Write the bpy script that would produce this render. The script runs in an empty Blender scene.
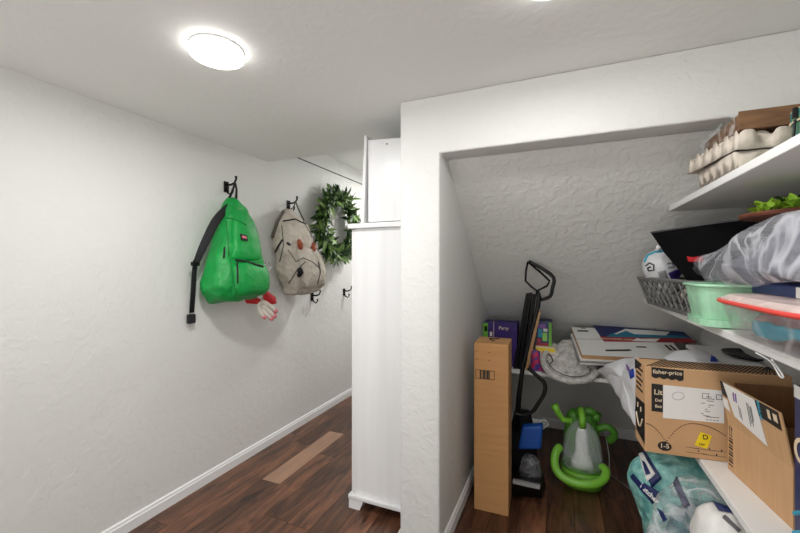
import bpy, bmesh, math, random
from mathutils import Vector, Matrix, noise
from mathutils.bvhtree import BVHTree
random.seed(7)
SC = bpy.context.scene
COL = SC.collection
V = Vector
PI = math.pi
# ------------------------------------------------------------------ camera model
F = 378.0; HOR = 266.6; YAW = math.atan(161.0/378.0); CZ = 1.5
S_, C_ = math.sin(YAW), math.cos(YAW)
def ray(px, py):
    u = (px-400)/F; v = (HOR-py)/F
    return V((-S_+u*C_, C_+u*S_, v))
def P(px, py, X=None, Y=None, Z=None):
    d = ray(px, py)
    if X is not None: t = X/d.x
    elif Y is not None: t = Y/d.y
    else: t = (Z-CZ)/d.z
    return V((d.x*t, d.y*t, CZ+d.z*t))
def PL(px, py, p0, n):
    d = ray(px, py); o = V((0,0,CZ)); p0 = V(p0); n = V(n)
    return o + d*((p0-o).dot(n)/d.dot(n))
def slopez(y): return 2.096-0.81*(y-2.0)

# ------------------------------------------------------------------ materials
def lin(c):
    def f(x):
        x /= 255.0
        return x/12.92 if x <= 0.04045 else ((x+0.055)/1.055)**2.4
    return (f(c[0]), f(c[1]), f(c[2]), 1)
def setin(n, k, v):
    if k in n.inputs: n.inputs[k].default_value = v
def mat(name, col, rough=0.6, metal=0.0, bump=None, var=None, coat=0, sheen=0, emis=None, spec=None, trans=0, ior=1.45):
    m = bpy.data.materials.new(name); m.use_nodes = True
    nt = m.node_tree; b = nt.nodes['Principled BSDF']
    b.inputs['Base Color'].default_value = lin(col)
    b.inputs['Roughness'].default_value = rough; b.inputs['Metallic'].default_value = metal
    if coat: setin(b,'Coat Weight',coat)
    if sheen: setin(b,'Sheen Weight',sheen)
    if spec is not None: setin(b,'Specular IOR Level',spec)
    if trans: setin(b,'Transmission Weight',trans); setin(b,'IOR',ior)
    if emis: setin(b,'Emission Color',lin(emis[0])); setin(b,'Emission Strength',emis[1])
    tc = nt.nodes.new('ShaderNodeTexCoord')
    if var:   # (second colour, scale, stretch xyz, contrast)
        c2, sc, st, ct = var
        mp = nt.nodes.new('ShaderNodeMapping'); mp.inputs['Scale'].default_value = st
        nz = nt.nodes.new('ShaderNodeTexNoise'); nz.inputs['Scale'].default_value = sc; nz.inputs['Detail'].default_value = 4
        rp = nt.nodes.new('ShaderNodeValToRGB')
        rp.color_ramp.elements[0].position = 0.5-ct; rp.color_ramp.elements[1].position = 0.5+ct
        rp.color_ramp.elements[0].color = lin(col); rp.color_ramp.elements[1].color = lin(c2)
        nt.links.new(tc.outputs['Object'], mp.inputs[0]); nt.links.new(mp.outputs[0], nz.inputs['Vector'])
        nt.links.new(nz.outputs[0], rp.inputs[0]); nt.links.new(rp.outputs[0], b.inputs['Base Color'])
    if bump:  # (scale, strength, distance)
        nz = nt.nodes.new('ShaderNodeTexNoise'); nz.inputs['Scale'].default_value = bump[0]; nz.inputs['Detail'].default_value = 3
        bp = nt.nodes.new('ShaderNodeBump'); bp.inputs['Strength'].default_value = bump[1]; bp.inputs['Distance'].default_value = bump[2]
        nt.links.new(tc.outputs['Object'], nz.inputs['Vector']); nt.links.new(nz.outputs[0], bp.inputs['Height'])
        nt.links.new(bp.outputs[0], b.inputs['Normal'])
    return m
def film(name, col, a0, a1, scale=6, rough=0.2, stretch=(1,1,1), wid=0.09):
    """thin translucent plastic: transparency varied by its creases"""
    m = bpy.data.materials.new(name); m.use_nodes = True
    nt = m.node_tree; b = nt.nodes['Principled BSDF']; out = nt.nodes['Material Output']
    b.inputs['Base Color'].default_value = lin(col); b.inputs['Roughness'].default_value = rough
    tr = nt.nodes.new('ShaderNodeBsdfTransparent'); mx = nt.nodes.new('ShaderNodeMixShader')
    tc = nt.nodes.new('ShaderNodeTexCoord'); mp = nt.nodes.new('ShaderNodeMapping'); mp.inputs['Scale'].default_value = stretch
    nz = nt.nodes.new('ShaderNodeTexNoise'); nz.inputs['Scale'].default_value = scale; nz.inputs['Detail'].default_value = 3
    nz.inputs['Distortion'].default_value = 1.2
    m1 = nt.nodes.new('ShaderNodeMath'); m1.operation = 'SUBTRACT'; m1.inputs[1].default_value = 0.5
    m2 = nt.nodes.new('ShaderNodeMath'); m2.operation = 'ABSOLUTE'
    mr = nt.nodes.new('ShaderNodeMapRange'); mr.inputs['From Min'].default_value = 0; mr.inputs['From Max'].default_value = wid
    mr.inputs['To Min'].default_value = a1; mr.inputs['To Max'].default_value = a0
    nt.links.new(tc.outputs['Object'], mp.inputs[0]); nt.links.new(mp.outputs[0], nz.inputs['Vector'])
    nt.links.new(nz.outputs[0], m1.inputs[0]); nt.links.new(m1.outputs[0], m2.inputs[0]); nt.links.new(m2.outputs[0], mr.inputs['Value'])
    bp = nt.nodes.new('ShaderNodeBump'); bp.inputs['Strength'].default_value = 0.6; bp.inputs['Distance'].default_value = 0.02
    nt.links.new(nz.outputs[0], bp.inputs['Height']); nt.links.new(bp.outputs[0], b.inputs['Normal'])
    nt.links.new(mr.outputs[0], mx.inputs[0]); nt.links.new(tr.outputs[0], mx.inputs[1]); nt.links.new(b.outputs[0], mx.inputs[2])
    nt.links.new(mx.outputs[0], out.inputs['Surface'])
    return m
def wallmat(name, col, s=1.0):
    m = bpy.data.materials.new(name); m.use_nodes = True
    nt = m.node_tree; b = nt.nodes['Principled BSDF']
    b.inputs['Base Color'].default_value = lin(col); b.inputs['Roughness'].default_value = 0.62; setin(b,'Specular IOR Level',0.3)
    tc = nt.nodes.new('ShaderNodeTexCoord')
    nz = nt.nodes.new('ShaderNodeTexNoise'); nz.inputs['Scale'].default_value = 21; nz.inputs['Detail'].default_value = 3; nz.inputs['Distortion'].default_value = 0.5
    rp = nt.nodes.new('ShaderNodeValToRGB'); rp.color_ramp.elements[0].position = 0.42; rp.color_ramp.elements[1].position = 0.60
    n2 = nt.nodes.new('ShaderNodeTexNoise'); n2.inputs['Scale'].default_value = 70; n2.inputs['Detail'].default_value = 2
    ad = nt.nodes.new('ShaderNodeMath'); ad.operation = 'MULTIPLY_ADD'; ad.inputs[1].default_value = 0.35
    bp = nt.nodes.new('ShaderNodeBump'); bp.inputs['Strength'].default_value = 0.42*s; bp.inputs['Distance'].default_value = 0.0025
    nt.links.new(tc.outputs['Object'], nz.inputs['Vector']); nt.links.new(tc.outputs['Object'], n2.inputs['Vector'])
    nt.links.new(nz.outputs[0], rp.inputs[0]); nt.links.new(n2.outputs[0], ad.inputs[0]); nt.links.new(rp.outputs[0], ad.inputs[2])
    nt.links.new(ad.outputs[0], bp.inputs['Height']); nt.links.new(bp.outputs[0], b.inputs['Normal'])
    return m
M = {}
M['wall'] = wallmat('wall_paint', (225,225,222)); M['wallc'] = wallmat('closet_paint', (221,221,217), 1.7)
M['ceil'] = wallmat('ceiling_paint', (240,240,238), 0.5)
M['trim'] = mat('trim_white', (240,240,240), 0.35)
M['cab'] = mat('cabinet_white', (238,238,239), 0.32, bump=(3,0.05,0.002), var=((228,228,229),2.2,(9,9,0.35),0.3))
M['shelf'] = mat('shelf_white', (232,231,229), 0.5)
M['card'] = mat('cardboard', (198,148,96), 0.8, var=((184,134,84),6,(1,1,14),0.3), bump=(120,0.1,0.001))
M['card2'] = mat('cardboard_pale', (205,164,121), 0.8, var=((194,152,110),5,(1,14,1),0.3), bump=(90,0.1,0.001))
M['cardin'] = mat('cardboard_inner', (142,104,68), 0.85, var=((126,90,57),8,(14,1,1),0.3))
M['black'] = mat('black_plastic', (14,14,15), 0.4, spec=0.3)
M['jet'] = mat('jet_black_plastic', (7,7,8), 0.45, spec=0.2)
M['blackm'] = mat('black_matte', (16,16,17), 0.75, spec=0.2, bump=(60,0.3,0.002))
M['iron'] = mat('hook_iron', (24,22,21), 0.45, metal=0.6)
M['green'] = mat('green_nylon', (2,162,68), 0.5, bump=(8,0.8,0.025), var=((2,138,58),5,(1,1,1),0.2))
M['green_d'] = mat('green_piping', (6,120,50), 0.6)
M['strap'] = mat('black_webbing', (24,24,27), 0.8, bump=(120,0.3,0.002))
M['grey'] = mat('grey_canvas', (208,199,187), 0.85, bump=(16,1.0,0.03), var=((170,161,150),7,(1,1,1),0.25))
M['grey_d'] = mat('grey_canvas_edge', (92,86,79), 0.85)
M['leather'] = mat('tan_leather', (150,72,44), 0.5)
M['leaf'] = mat('wreath_leaf', (82,122,54), 0.45, var=((140,170,96),9,(1,1,1),0.22))
M['leaf2'] = mat('wreath_leaf_dark', (36,62,34), 0.5, var=((64,96,50),9,(1,1,1),0.22))
M['twig'] = mat('twig', (72,52,36), 0.8)
M['red'] = mat('red_fabric', (188,26,34), 0.7)
M['pink'] = mat('pink_rubber', (214,120,128), 0.6)
M['glove'] = mat('glove_white', (232,224,214), 0.8, bump=(60,0.3,0.003))
M['chrome'] = mat('steel', (190,190,192), 0.25, metal=0.9)
M['lime'] = mat('lime_plastic', (128,196,62), 0.3)
M['limed'] = mat('lime_plastic_dark', (78,140,42), 0.4)
M['tank'] = film('tank_plastic', (222,228,226), 0.22, 0.42, 3, 0.12)
M['whitep'] = mat('white_plastic', (242,243,243), 0.4)
M['blue'] = mat('blue_plastic', (16,74,156), 0.4)
M['purple'] = mat('purple_print', (66,38,128), 0.5, var=((46,24,98),9,(1,1,1),0.2))
M['teal'] = mat('teal_print', (18,120,150), 0.5)
M['navy'] = mat('navy_print', (26,38,92), 0.4)
M['redp'] = mat('red_print', (158,36,46), 0.5)
M['paper'] = mat('white_paper', (232,231,228), 0.7, bump=(25,0.25,0.004))
M['poly'] = mat('white_poly_mailer', (218,219,222), 0.35, bump=(12,0.6,0.015))
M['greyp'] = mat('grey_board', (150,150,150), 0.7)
M['mailb'] = mat('mailer_blue', (30,60,165), 0.4)
M['yellow'] = mat('yellow_sticker', (240,210,20), 0.5)
M['ink'] = mat('black_ink', (24,20,19), 0.6)
M['inkg'] = mat('grey_ink', (90,88,92), 0.6)
M['inkp'] = mat('purple_ink', (130,90,160), 0.6)
M['cream'] = mat('cream_ink', (226,206,176), 0.6)
M['cyan'] = mat('cyan_ink', (40,160,190), 0.5)
M['rug'] = mat('grey_rug', (232,229,224), 0.95, bump=(85,0.9,0.012), var=((170,167,162),30,(1,1,1),0.25))
M['rugd'] = mat('rug_stitch', (66,64,62), 0.9)
M['pulp'] = mat('egg_pulp', (208,198,186), 0.95, bump=(90,0.5,0.003), var=((192,181,168),12,(1,1,1),0.3))
M['wood'] = mat('brown_wood', (128,92,58), 0.6, var=((88,60,38),5,(2,9,9),0.25))
M['wood2'] = mat('red_brown_wood', (126,70,48), 0.5, var=((92,48,32),8,(3,3,12),0.25))
M['pale'] = mat('pale_wood', (206,160,112), 0.6)
M['wire'] = mat('grey_basket', (104,104,102), 0.3)
M['wrap'] = film('clear_wrap', (235,236,238), 0.12, 0.5, 7, 0.12)
M['bag'] = film('frosted_bag', (230,232,240), 0.2, 0.55, 3.0, 0.2, (1,1.5,1.1), 0.06)
M['tub'] = film('clear_tub', (240,236,236), 0.07, 0.25, 5, 0.1)
M['gbin'] = film('green_bin', (184,236,200), 0.62, 0.8, 3, 0.2)
M['cloth_d'] = mat('dark_slate_cloth', (110,110,130), 0.8, var=((40,42,58),9,(1,1,2.4),0.15))
M['tealbag'] = mat('teal_bag', (158,214,206), 0.5, bump=(14,1.0,0.025), var=((92,160,158),22,(1,1,1),0.14))
M['tealcloth'] = mat('teal_cloth', (20,150,175), 0.6)
M['lettuce'] = mat('leafy_green', (168,216,66), 0.5)
M['tin'] = mat('teal_tin', (40,120,122), 0.35, var=((120,150,90),22,(1,1,1),0.12), metal=0.2)
M['pinktub'] = mat('pink_items', (190,130,140), 0.7, var=((214,190,188),14,(1,1,1),0.2))
M['lidf'] = film('frosted_lid', (236,214,208), 0.75, 0.9, 4, 0.25)
M['gift'] = mat('gift_bag_print', (70,70,160), 0.5, var=((206,50,90),26,(1,1,1),0.05))
M['lamp'] = mat('lamp_diffuser', (255,250,242), 0.5, emis=((255,251,246), 7))
M['dark'] = mat('crease_shade', (60,60,62), 0.9)

# floor material: vertex colour gives each plank its own tone
def floormat():
    m = bpy.data.materials.new('walnut_planks'); m.use_nodes = True
    nt = m.node_tree; b = nt.nodes['Principled BSDF']; b.inputs['Roughness'].default_value = 0.3
    at = nt.nodes.new('ShaderNodeAttribute'); at.attribute_name = 'tone'
    tc = nt.nodes.new('ShaderNodeTexCoord'); mp = nt.nodes.new('ShaderNodeMapping'); mp.inputs['Scale'].default_value = (6.5,1.0,1)
    ofs = nt.nodes.new('ShaderNodeVectorMath'); ofs.operation = 'MULTIPLY_ADD'
    ofs.inputs[1].default_value = (7,7,7)
    nt.links.new(at.outputs['Color'], ofs.inputs[0]); nt.links.new(tc.outputs['Object'], ofs.inputs[2])
    nt.links.new(ofs.outputs[0], mp.inputs[0])
    nz = nt.nodes.new('ShaderNodeTexNoise'); nz.inputs['Scale'].default_value = 3.2; nz.inputs['Detail'].default_value = 7; nz.inputs['Distortion'].default_value = 0.7; nz.inputs['Roughness'].default_value = 0.62
    rp = nt.nodes.new('ShaderNodeValToRGB'); e = rp.color_ramp.elements
    e[0].position = 0.32; e[0].color = lin((46,29,22)); e[1].position = 0.72; e[1].color = lin((132,88,62))
    x = e.new(0.48); x.color = lin((92,60,44))
    nt.links.new(mp.outputs[0], nz.inputs['Vector']); nt.links.new(nz.outputs[0], rp.inputs[0])
    mx = nt.nodes.new('ShaderNodeMix'); mx.data_type = 'RGBA'; mx.blend_type = 'MULTIPLY'; mx.inputs['Factor'].default_value = 1
    sep = nt.nodes.new('ShaderNodeSeparateColor')
    nt.links.new(at.outputs['Color'], sep.inputs[0])
    mr = nt.nodes.new('ShaderNodeMapRange'); mr.inputs['To Min'].default_value = 0.62; mr.inputs['To Max'].default_value = 1.45
    nt.links.new(sep.outputs[0], mr.inputs['Value'])
    nt.links.new(rp.outputs[0], mx.inputs['A']); nt.links.new(mr.outputs[0], mx.inputs['B'])
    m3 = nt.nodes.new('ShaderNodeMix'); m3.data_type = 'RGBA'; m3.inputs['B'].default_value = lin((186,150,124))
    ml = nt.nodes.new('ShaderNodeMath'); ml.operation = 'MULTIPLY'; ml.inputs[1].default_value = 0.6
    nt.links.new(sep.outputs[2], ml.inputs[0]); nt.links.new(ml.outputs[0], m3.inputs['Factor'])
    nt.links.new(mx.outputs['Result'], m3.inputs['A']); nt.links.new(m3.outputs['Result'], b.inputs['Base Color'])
    bp = nt.nodes.new('ShaderNodeBump'); bp.inputs['Strength'].default_value = 0.35; bp.inputs['Distance'].default_value = 0.004
    nt.links.new(nz.outputs[0], bp.inputs['Height']); nt.links.new(bp.outputs[0], b.inputs['Normal'])
    return m
M['floor'] = floormat()
M['groove'] = mat('plank_groove', (20,13,11), 0.8)

# ------------------------------------------------------------------ mesh helpers
class MB:
    def __init__(s): s.bm = bmesh.new()
    def box(s, a, b, R=None, o=None):
        a = V(a); b = V(b)
        vs = []
        for z in (a.z,b.z):
            for x,y in ((a.x,a.y),(b.x,a.y),(b.x,b.y),(a.x,b.y)):
                p = V((x,y,z))
                if R is not None: p = R @ p
                if o is not None: p = p + V(o)
                vs.append(s.bm.verts.new(p))
        for f in ((3,2,1,0),(4,5,6,7),(0,1,5,4),(1,2,6,5),(2,3,7,6),(3,0,4,7)): s.bm.faces.new([vs[i] for i in f])
        return s
    def hexa(s, pts):    # 8 points: bottom 4 ring, top 4 ring
        vs = [s.bm.verts.new(V(p)) for p in pts]
        for f in ((3,2,1,0),(4,5,6,7),(0,1,5,4),(1,2,6,5),(2,3,7,6),(3,0,4,7)): s.bm.faces.new([vs[i] for i in f])
        bmesh.ops.recalc_face_normals(s.bm, faces=s.bm.faces)
        return s
    def prism(s, pts, d):
        d = V(d); a = [s.bm.verts.new(V(p)) for p in pts]; b = [s.bm.verts.new(V(p)+d) for p in pts]
        n = len(pts); s.bm.faces.new(a[::-1]); s.bm.faces.new(b)
        for i in range(n): s.bm.faces.new([a[i],a[(i+1)%n],b[(i+1)%n],b[i]])
        bmesh.ops.recalc_face_normals(s.bm, faces=s.bm.faces)
        return s
    def tube(s, pts, r, seg=8, closed=False, flat=None):
        pts = [V(p) for p in pts]; n = len(pts)
        rs = r if isinstance(r,(list,tuple)) else [r]*n
        rings = []; ref = None
        for i,p in enumerate(pts):
            if closed: t = pts[(i+1)%n]-pts[i-1]
            else: t = pts[min(i+1,n-1)]-pts[max(i-1,0)]
            t.normalize()
            if ref is None:
                ref = V((0,0,1)) if abs(t.z) < 0.9 else V((1,0,0))
            nx = (ref - t*ref.dot(t)).normalized(); ny = t.cross(nx); ref = nx
            f2 = flat if flat else 1.0
            if flat is not None and hasattr(s,'fn'):     # flat strap: thin along s.fn
                ny = (s.fn - t*s.fn.dot(t)).normalized(); nx = ny.cross(t)
            rings.append([s.bm.verts.new(p+nx*math.cos(2*PI*k/seg)*rs[i]+ny*math.sin(2*PI*k/seg)*rs[i]*f2) for k in range(seg)])
        m = n if closed else n-1
        for i in range(m):
            A = rings[i]; B = rings[(i+1)%n]
            off = 0
            if closed and i == n-1:
                off = min(range(seg), key=lambda q:(A[0].co-B[q].co).length)
            for k in range(seg): s.bm.faces.new([A[k],A[(k+1)%seg],B[(k+1+off)%seg],B[(k+off)%seg]])
        if not closed:
            s.bm.faces.new(rings[0][::-1]); s.bm.faces.new(rings[-1])
        bmesh.ops.recalc_face_normals(s.bm, faces=s.bm.faces)
        return s
    def loft(s, rings, cap=True, closed_ring=True):
        R = [[s.bm.verts.new(V(p)) for p in r] for r in rings]
        n = len(R[0])
        for i in range(len(R)-1):
            for k in range(n if closed_ring else n-1):
                s.bm.faces.new([R[i][k],R[i][(k+1)%n],R[i+1][(k+1)%n],R[i+1][k]])
        if cap: s.bm.faces.new(R[0][::-1]); s.bm.faces.new(R[-1])
        bmesh.ops.recalc_face_normals(s.bm, faces=s.bm.faces)
        return s
    def pillow(s, outline, nrm, th, th2=None, pw=2.5, rings=7, nz=0.0, nsc=8.0, dens=None):
        """closed cushion over an outline polygon; th above along nrm, th2 below"""
        nrm = V(nrm).normalized(); th2 = th if th2 is None else th2
        pts = [V(p) for p in outline]
        # densify with smoothing
        N = dens or 40
        L = []; n = len(pts); tot = 0; seg = []
        for i in range(n):
            d = (pts[(i+1)%n]-pts[i]).length; seg.append(d); tot += d
        for k in range(N):
            x = tot*k/N; i = 0
            while x > seg[i] and i < n-1: x -= seg[i]; i += 1
            L.append(pts[i].lerp(pts[(i+1)%n], x/max(seg[i],1e-6)))
        c = sum(L, V())/N
        def disp(p, k):
            if not nz: return V()
            return nrm*noise.noise(p*nsc)*nz*k + noise.noise_vector(p*nsc*0.7)*nz*0.5
        def ring(k, h):
            out = []
            for p in L:
                q = c+(p-c)*k; q = q + nrm*h
                out.append(s.bm.verts.new(q+disp(q, 1)))
            return out
        R = []
        for j in range(rings+1):
            a = j/rings*PI/2; k = math.sin(a) if j else 0.05
            R.append(ring(k, th*(1-k**pw)))
        for j in range(rings-1, -1, -1):
            a = j/rings*PI/2; k = math.sin(a) if j else 0.05
            R.append(ring(k, -th2*(1-k**pw)))
        for i in range(len(R)-1):
            for k in range(N): s.bm.faces.new([R[i][k],R[i][(k+1)%N],R[i+1][(k+1)%N],R[i+1][k]])
        s.bm.faces.new(R[0][::-1]); s.bm.faces.new(R[-1])
        bmesh.ops.recalc_face_normals(s.bm, faces=s.bm.faces)
        return s
    def add(s, verts, faces):
        vs = [s.bm.verts.new(V(v)) for v in verts]
        for f in faces: s.bm.faces.new([vs[i] for i in f])
        return s
MX = {}     # world matrices of roots/parts
def tag(o, label=None, cat=None, group=None, kind=None):
    if label: o['label'] = label
    if cat: o['category'] = cat
    if group: o['group'] = group
    if kind: o['kind'] = kind
    return o
def thing(name, label, cat, loc=(0,0,0), rz=0, group=None):
    o = bpy.data.objects.new(name, None); COL.objects.link(o)
    o.location = loc; o.rotation_euler = (0,0,rz); o.empty_display_size = 0.05
    MX[o] = Matrix.Translation(V(loc)) @ Matrix.Rotation(rz,4,'Z')
    return tag(o, label, cat, group)
def build(name, mb, m, parent=None, smooth=False, bevel=0, sub=0, world=True, solid=0, label=None, segs=2, me=None):
    """parts get their geometry in world space and are brought into their parent's frame"""
    if me is None:
        me = bpy.data.meshes.new(name); mb.bm.normal_update(); mb.bm.to_mesh(me); mb.bm.free()
    o = bpy.data.objects.new(name, me); COL.objects.link(o)
    if isinstance(m,(list,tuple)):
        for x in m: me.materials.append(x)
    elif m: me.materials.append(m)
    if parent is not None:
        o.parent = parent
        if world: me.transform(MX[parent].inverted())
        MX[o] = MX[parent].copy()
    else:
        # origin at the foot of the thing
        if len(me.vertices):
            xs = [v.co for v in me.vertices]
            c = V(((min(v.x for v in xs)+max(v.x for v in xs))/2, (min(v.y for v in xs)+max(v.y for v in xs))/2, min(v.z for v in xs)))
            me.transform(Matrix.Translation(-c)); o.location = c; MX[o] = Matrix.Translation(c)
    if solid:
        md = o.modifiers.new('solid','SOLIDIFY'); md.thickness = solid; md.offset = 0
    if bevel:
        md = o.modifiers.new('bevel','BEVEL'); md.width = bevel; md.segments = segs; md.limit_method = 'ANGLE'; md.angle_limit = math.radians(40)
    if sub:
        md = o.modifiers.new('sub','SUBSURF'); md.levels = sub; md.render_levels = sub
    if smooth:
        for p in me.polygons: p.use_smooth = True
    if label: o['label'] = label
    return o
def struct(name, mb, m, **k):
    if 'origin' not in k:
        o = build(name, mb, m, **k)
    o['kind'] = 'structure'; return o
def text(name, s, m, parent, o, xa, ya, size, depth=0.0008, align='CENTER', sx=1.0):
    """letters as a mesh lying in the plane (xa, ya) at point o"""
    cu = bpy.data.curves.new(name,'FONT'); cu.body = s; cu.size = size; cu.align_x = align; cu.align_y = 'CENTER'; cu.extrude = depth/2; cu.offset = size*0.012
    ob = bpy.data.objects.new('tmp_text', cu); COL.objects.link(ob)
    dg = bpy.context.evaluated_depsgraph_get(); dg.update()
    me = bpy.data.meshes.new_from_object(ob.evaluated_get(dg)); COL.objects.unlink(ob); bpy.data.objects.remove(ob)
    me.name = name
    xa = V(xa).normalized(); ya = V(ya).normalized(); n = xa.cross(ya)
    Mt = Matrix(((xa.x*sx,ya.x,n.x,o[0]),(xa.y*sx,ya.y,n.y,o[1]),(xa.z*sx,ya.z,n.z,o[2]),(0,0,0,1)))
    me.transform(Mt); me.materials.clear()
    return build(name, None, m, parent, me=me)
def bvh(*objs):
    dg = bpy.context.evaluated_depsgraph_get(); dg.update()
    vs = []; fs = []
    for o in objs:
        e = o.evaluated_get(dg); me = e.to_mesh(); b = len(vs)
        W = MX[o]
        vs += [W @ v.co for v in me.vertices]; fs += [[b+i for i in p.vertices] for p in me.polygons]
        e.to_mesh_clear()
    return BVHTree.FromPolygons(vs, fs)
def hit(t, px, py, lift=0.002):
    d = ray(px,py).normalized(); r = t.ray_cast(V((0,0,CZ)), d)
    if r[0] is None: return None
    n = r[1]
    if n.dot(d) > 0: n = -n
    return r[0]+n*lift
def hits(t, pts, lift=0.002, sub=4):
    out = []
    for i in range(len(pts)-1):
        for k in range(sub):
            q = k/sub
            h = hit(t, pts[i][0]*(1-q)+pts[i+1][0]*q, pts[i][1]*(1-q)+pts[i+1][1]*q, lift)
            if h is not None: out.append(h)
    h = hit(t, *pts[-1], lift)
    if h is not None: out.append(h)
    return out
def decal(t, name, px_poly, m, parent, lift=0.0025, n=6):
    """small patch draped on a surface; 4 corners, bilinear"""
    a,b,c,d = px_poly; g = []
    for j in range(n+1):
        for i in range(n+1):
            u = i/n; v = j/n
            x = (a[0]*(1-u)+b[0]*u)*(1-v)+(d[0]*(1-u)+c[0]*u)*v; y = (a[1]*(1-u)+b[1]*u)*(1-v)+(d[1]*(1-u)+c[1]*u)*v
            h = hit(t, x, y, lift)
            g.append(h)
    last = next((x for x in g if x is not None), None)
    if last is None: return None
    for i in range(len(g)):
        if g[i] is None: g[i] = last
        last = g[i]
    mb = MB(); mb.add(g, [(j*(n+1)+i, j*(n+1)+i+1, (j+1)*(n+1)+i+1, (j+1)*(n+1)+i) for j in range(n) for i in range(n)])
    return build(name, mb, m, parent, smooth=True, solid=0.0015)
def sring(cx, cy, z, a, b, e=3.0, N=40, rot=0):
    out = []
    for k in range(N):
        t = 2*PI*k/N; c = math.cos(t); s = math.sin(t)
        x = a*math.copysign(abs(c)**(2/e), c); y = b*math.copysign(abs(s)**(2/e), s)
        out.append((cx+x*math.cos(rot)-y*math.sin(rot), cy+x*math.sin(rot)+y*math.cos(rot), z))
    return out
def wrinkle(mb, amp, sc, seed=0):
    for v in mb.bm.verts:
        v.co += noise.noise_vector(v.co*sc+V((seed,seed,seed)))*amp
    return mb
def lathe(mb, c, prof, seg=32, axis='Z'):
    mb.loft([[ (c[0]+r*math.cos(2*PI*k/seg), c[1]+r*math.sin(2*PI*k/seg), c[2]+z) for k in range(seg)] for r,z in prof]); return mb

def smoothp(pts, n=4):
    out = []
    for i in range(len(pts)-1):
        p0_=pts[max(i-1,0)];p1=pts[i];p2=pts[i+1];p3=pts[min(i+2,len(pts)-1)]
        for k in range(n):
            s_=k/n; out.append(0.5*((2*p1)+(-p0_+p2)*s_+(2*p0_-5*p1+4*p2-p3)*s_*s_+(-p0_+3*p1-3*p2+p3)*s_**3))
    out.append(pts[-1]); return out

# ------------------------------------------------------------------ room shell
XL, XR, YB, CEIL, YF, XP, XJ, ZO = -2.262, 0.92, 3.80, 2.38, 1.86, -0.793, -0.573, 2.082
def floor():
    bm = bmesh.new(); lay = bm.loops.layers.color.new('tone')
    def q(x0,x1,y0,y1,z,mi,c):
        f = bm.faces.new([bm.verts.new(p) for p in ((x0,y0,z),(x1,y0,z),(x1,y1,z),(x0,y1,z))]); f.material_index = mi
        for l in f.loops: l[lay] = c
    g = 0.0011; w = 0.155; x0 = -1.94-3*w; rnd = random.Random(3)
    i = 0; x = x0
    while x < 1.2:
        y = -1.2-rnd.random()*0.9
        ax, bx = x, x+w
        while y < 5.0:
            ln = rnd.uniform(0.55,1.35); c = (rnd.random(), rnd.random(), 0, 1)
            if abs(x+1.94) < 0.01 and y < 2.07 and y+ln > 1.6: ln = 2.07-y
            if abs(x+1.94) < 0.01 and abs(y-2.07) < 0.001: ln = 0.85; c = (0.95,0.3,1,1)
            q(ax+g, bx-g, y+g, min(y+ln,5.0)-g, 0, 0, c); y += ln
        x += w; i += 1
    q(-2.45, 1.3, -2, 5.0, -0.002, 1, (0,0,0,1))
    me = bpy.data.meshes.new('floor'); bm.to_mesh(me); bm.free()
    me.materials.append(M['floor']); me.materials.append(M['groove'])
    o = bpy.data.objects.new('floor', me); COL.objects.link(o); o['kind'] = 'structure'
floor()
def raw(name, mb, m, **k):
    me = bpy.data.meshes.new(name); mb.bm.normal_update(); mb.bm.to_mesh(me); mb.bm.free(); me.materials.append(m)
    o = bpy.data.objects.new(name, me); COL.objects.link(o); o['kind'] = 'structure'
    if k.get('bevel'):
        md = o.modifiers.new('bevel','BEVEL'); md.width = k['bevel']; md.segments = 4; md.limit_method = 'ANGLE'
        for p in me.polygons: p.use_smooth = True
    return o
mb = MB().box((XL-0.1,-0.9,0),(XL,4.9,2.9)); raw('wall_left', mb, M['wall'])
mb = MB().box((XL-0.1,4.9,0),(XP,5.0,2.9)); raw('wall_far', mb, M['wall'])
mb = MB().box((XR,-0.9,0),(XR+0.1,YB+0.1,CEIL)); raw('wall_right', mb, M['wall'])
mb = MB().box((XJ,YB,0),(XR,YB+0.1,0.75)); raw('wall_back', mb, M['wall'])
mb = MB().box((XL,-0.9,CEIL),(XR+0.1,2.49,2.70)); raw('ceiling', mb, M['ceil'])
mb = MB().box((XL,2.49,2.67),(XP,4.9,2.77)); raw('ceiling_far', mb, M['ceil'])
mb = MB().prism([(XJ,2.017,ZO),(XJ,YB+0.02,slopez(YB+0.02)),(XJ,YB+0.02,slopez(YB+0.02)+0.12),(XJ,2.017,ZO+0.12)], (XR-XJ,0,0)); raw('ceiling_slope', mb, M['wallc'])
# wall with the closet opening: post, header and the partition running back
bm = bmesh.new()
def bx(bm, a, b):
    pass
pr = [(XP,0),(XJ,0),(XJ,ZO),(XR,ZO),(XR,CEIL),(XP,CEIL)]
mb = MB()
A = [mb.bm.verts.new((x,YF,z)) for x,z in pr]
# split the profile so the post has its own back face
pb = [(XP,0),(XJ,0),(XJ,ZO),(XR,ZO),(XR,CEIL),(XJ,CEIL),(XP,CEIL)]
mb.bm.free(); mb = MB()
A = [mb.bm.verts.new((x,YF,z)) for x,z in pb]; B = [mb.bm.verts.new((x,2.017,z)) for x,z in pb]
mb.bm.faces.new(A)
for i in range(7):
    mb.bm.faces.new([A[i],B[i],B[(i+1)%7],A[(i+1)%7]])
mb.bm.faces.new([B[2],B[3],B[4],B[5]][::-1])
Cc = [mb.bm.verts.new((x,4.9,z)) for x,z in ((XP,0),(XJ,0),(XJ,ZO),(XJ,CEIL),(XP,CEIL))]
Bb = [B[0],B[1],B[2],B[5],B[6]]
for i in range(5): mb.bm.faces.new([Bb[i],Cc[i],Cc[(i+1)%5],Bb[(i+1)%5]])
mb.bm.faces.new(Cc[::-1])
bmesh.ops.recalc_face_normals(mb.bm, faces=mb.bm.faces)
raw('wall_partition', mb, M['wall'], bevel=0.012)
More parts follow.
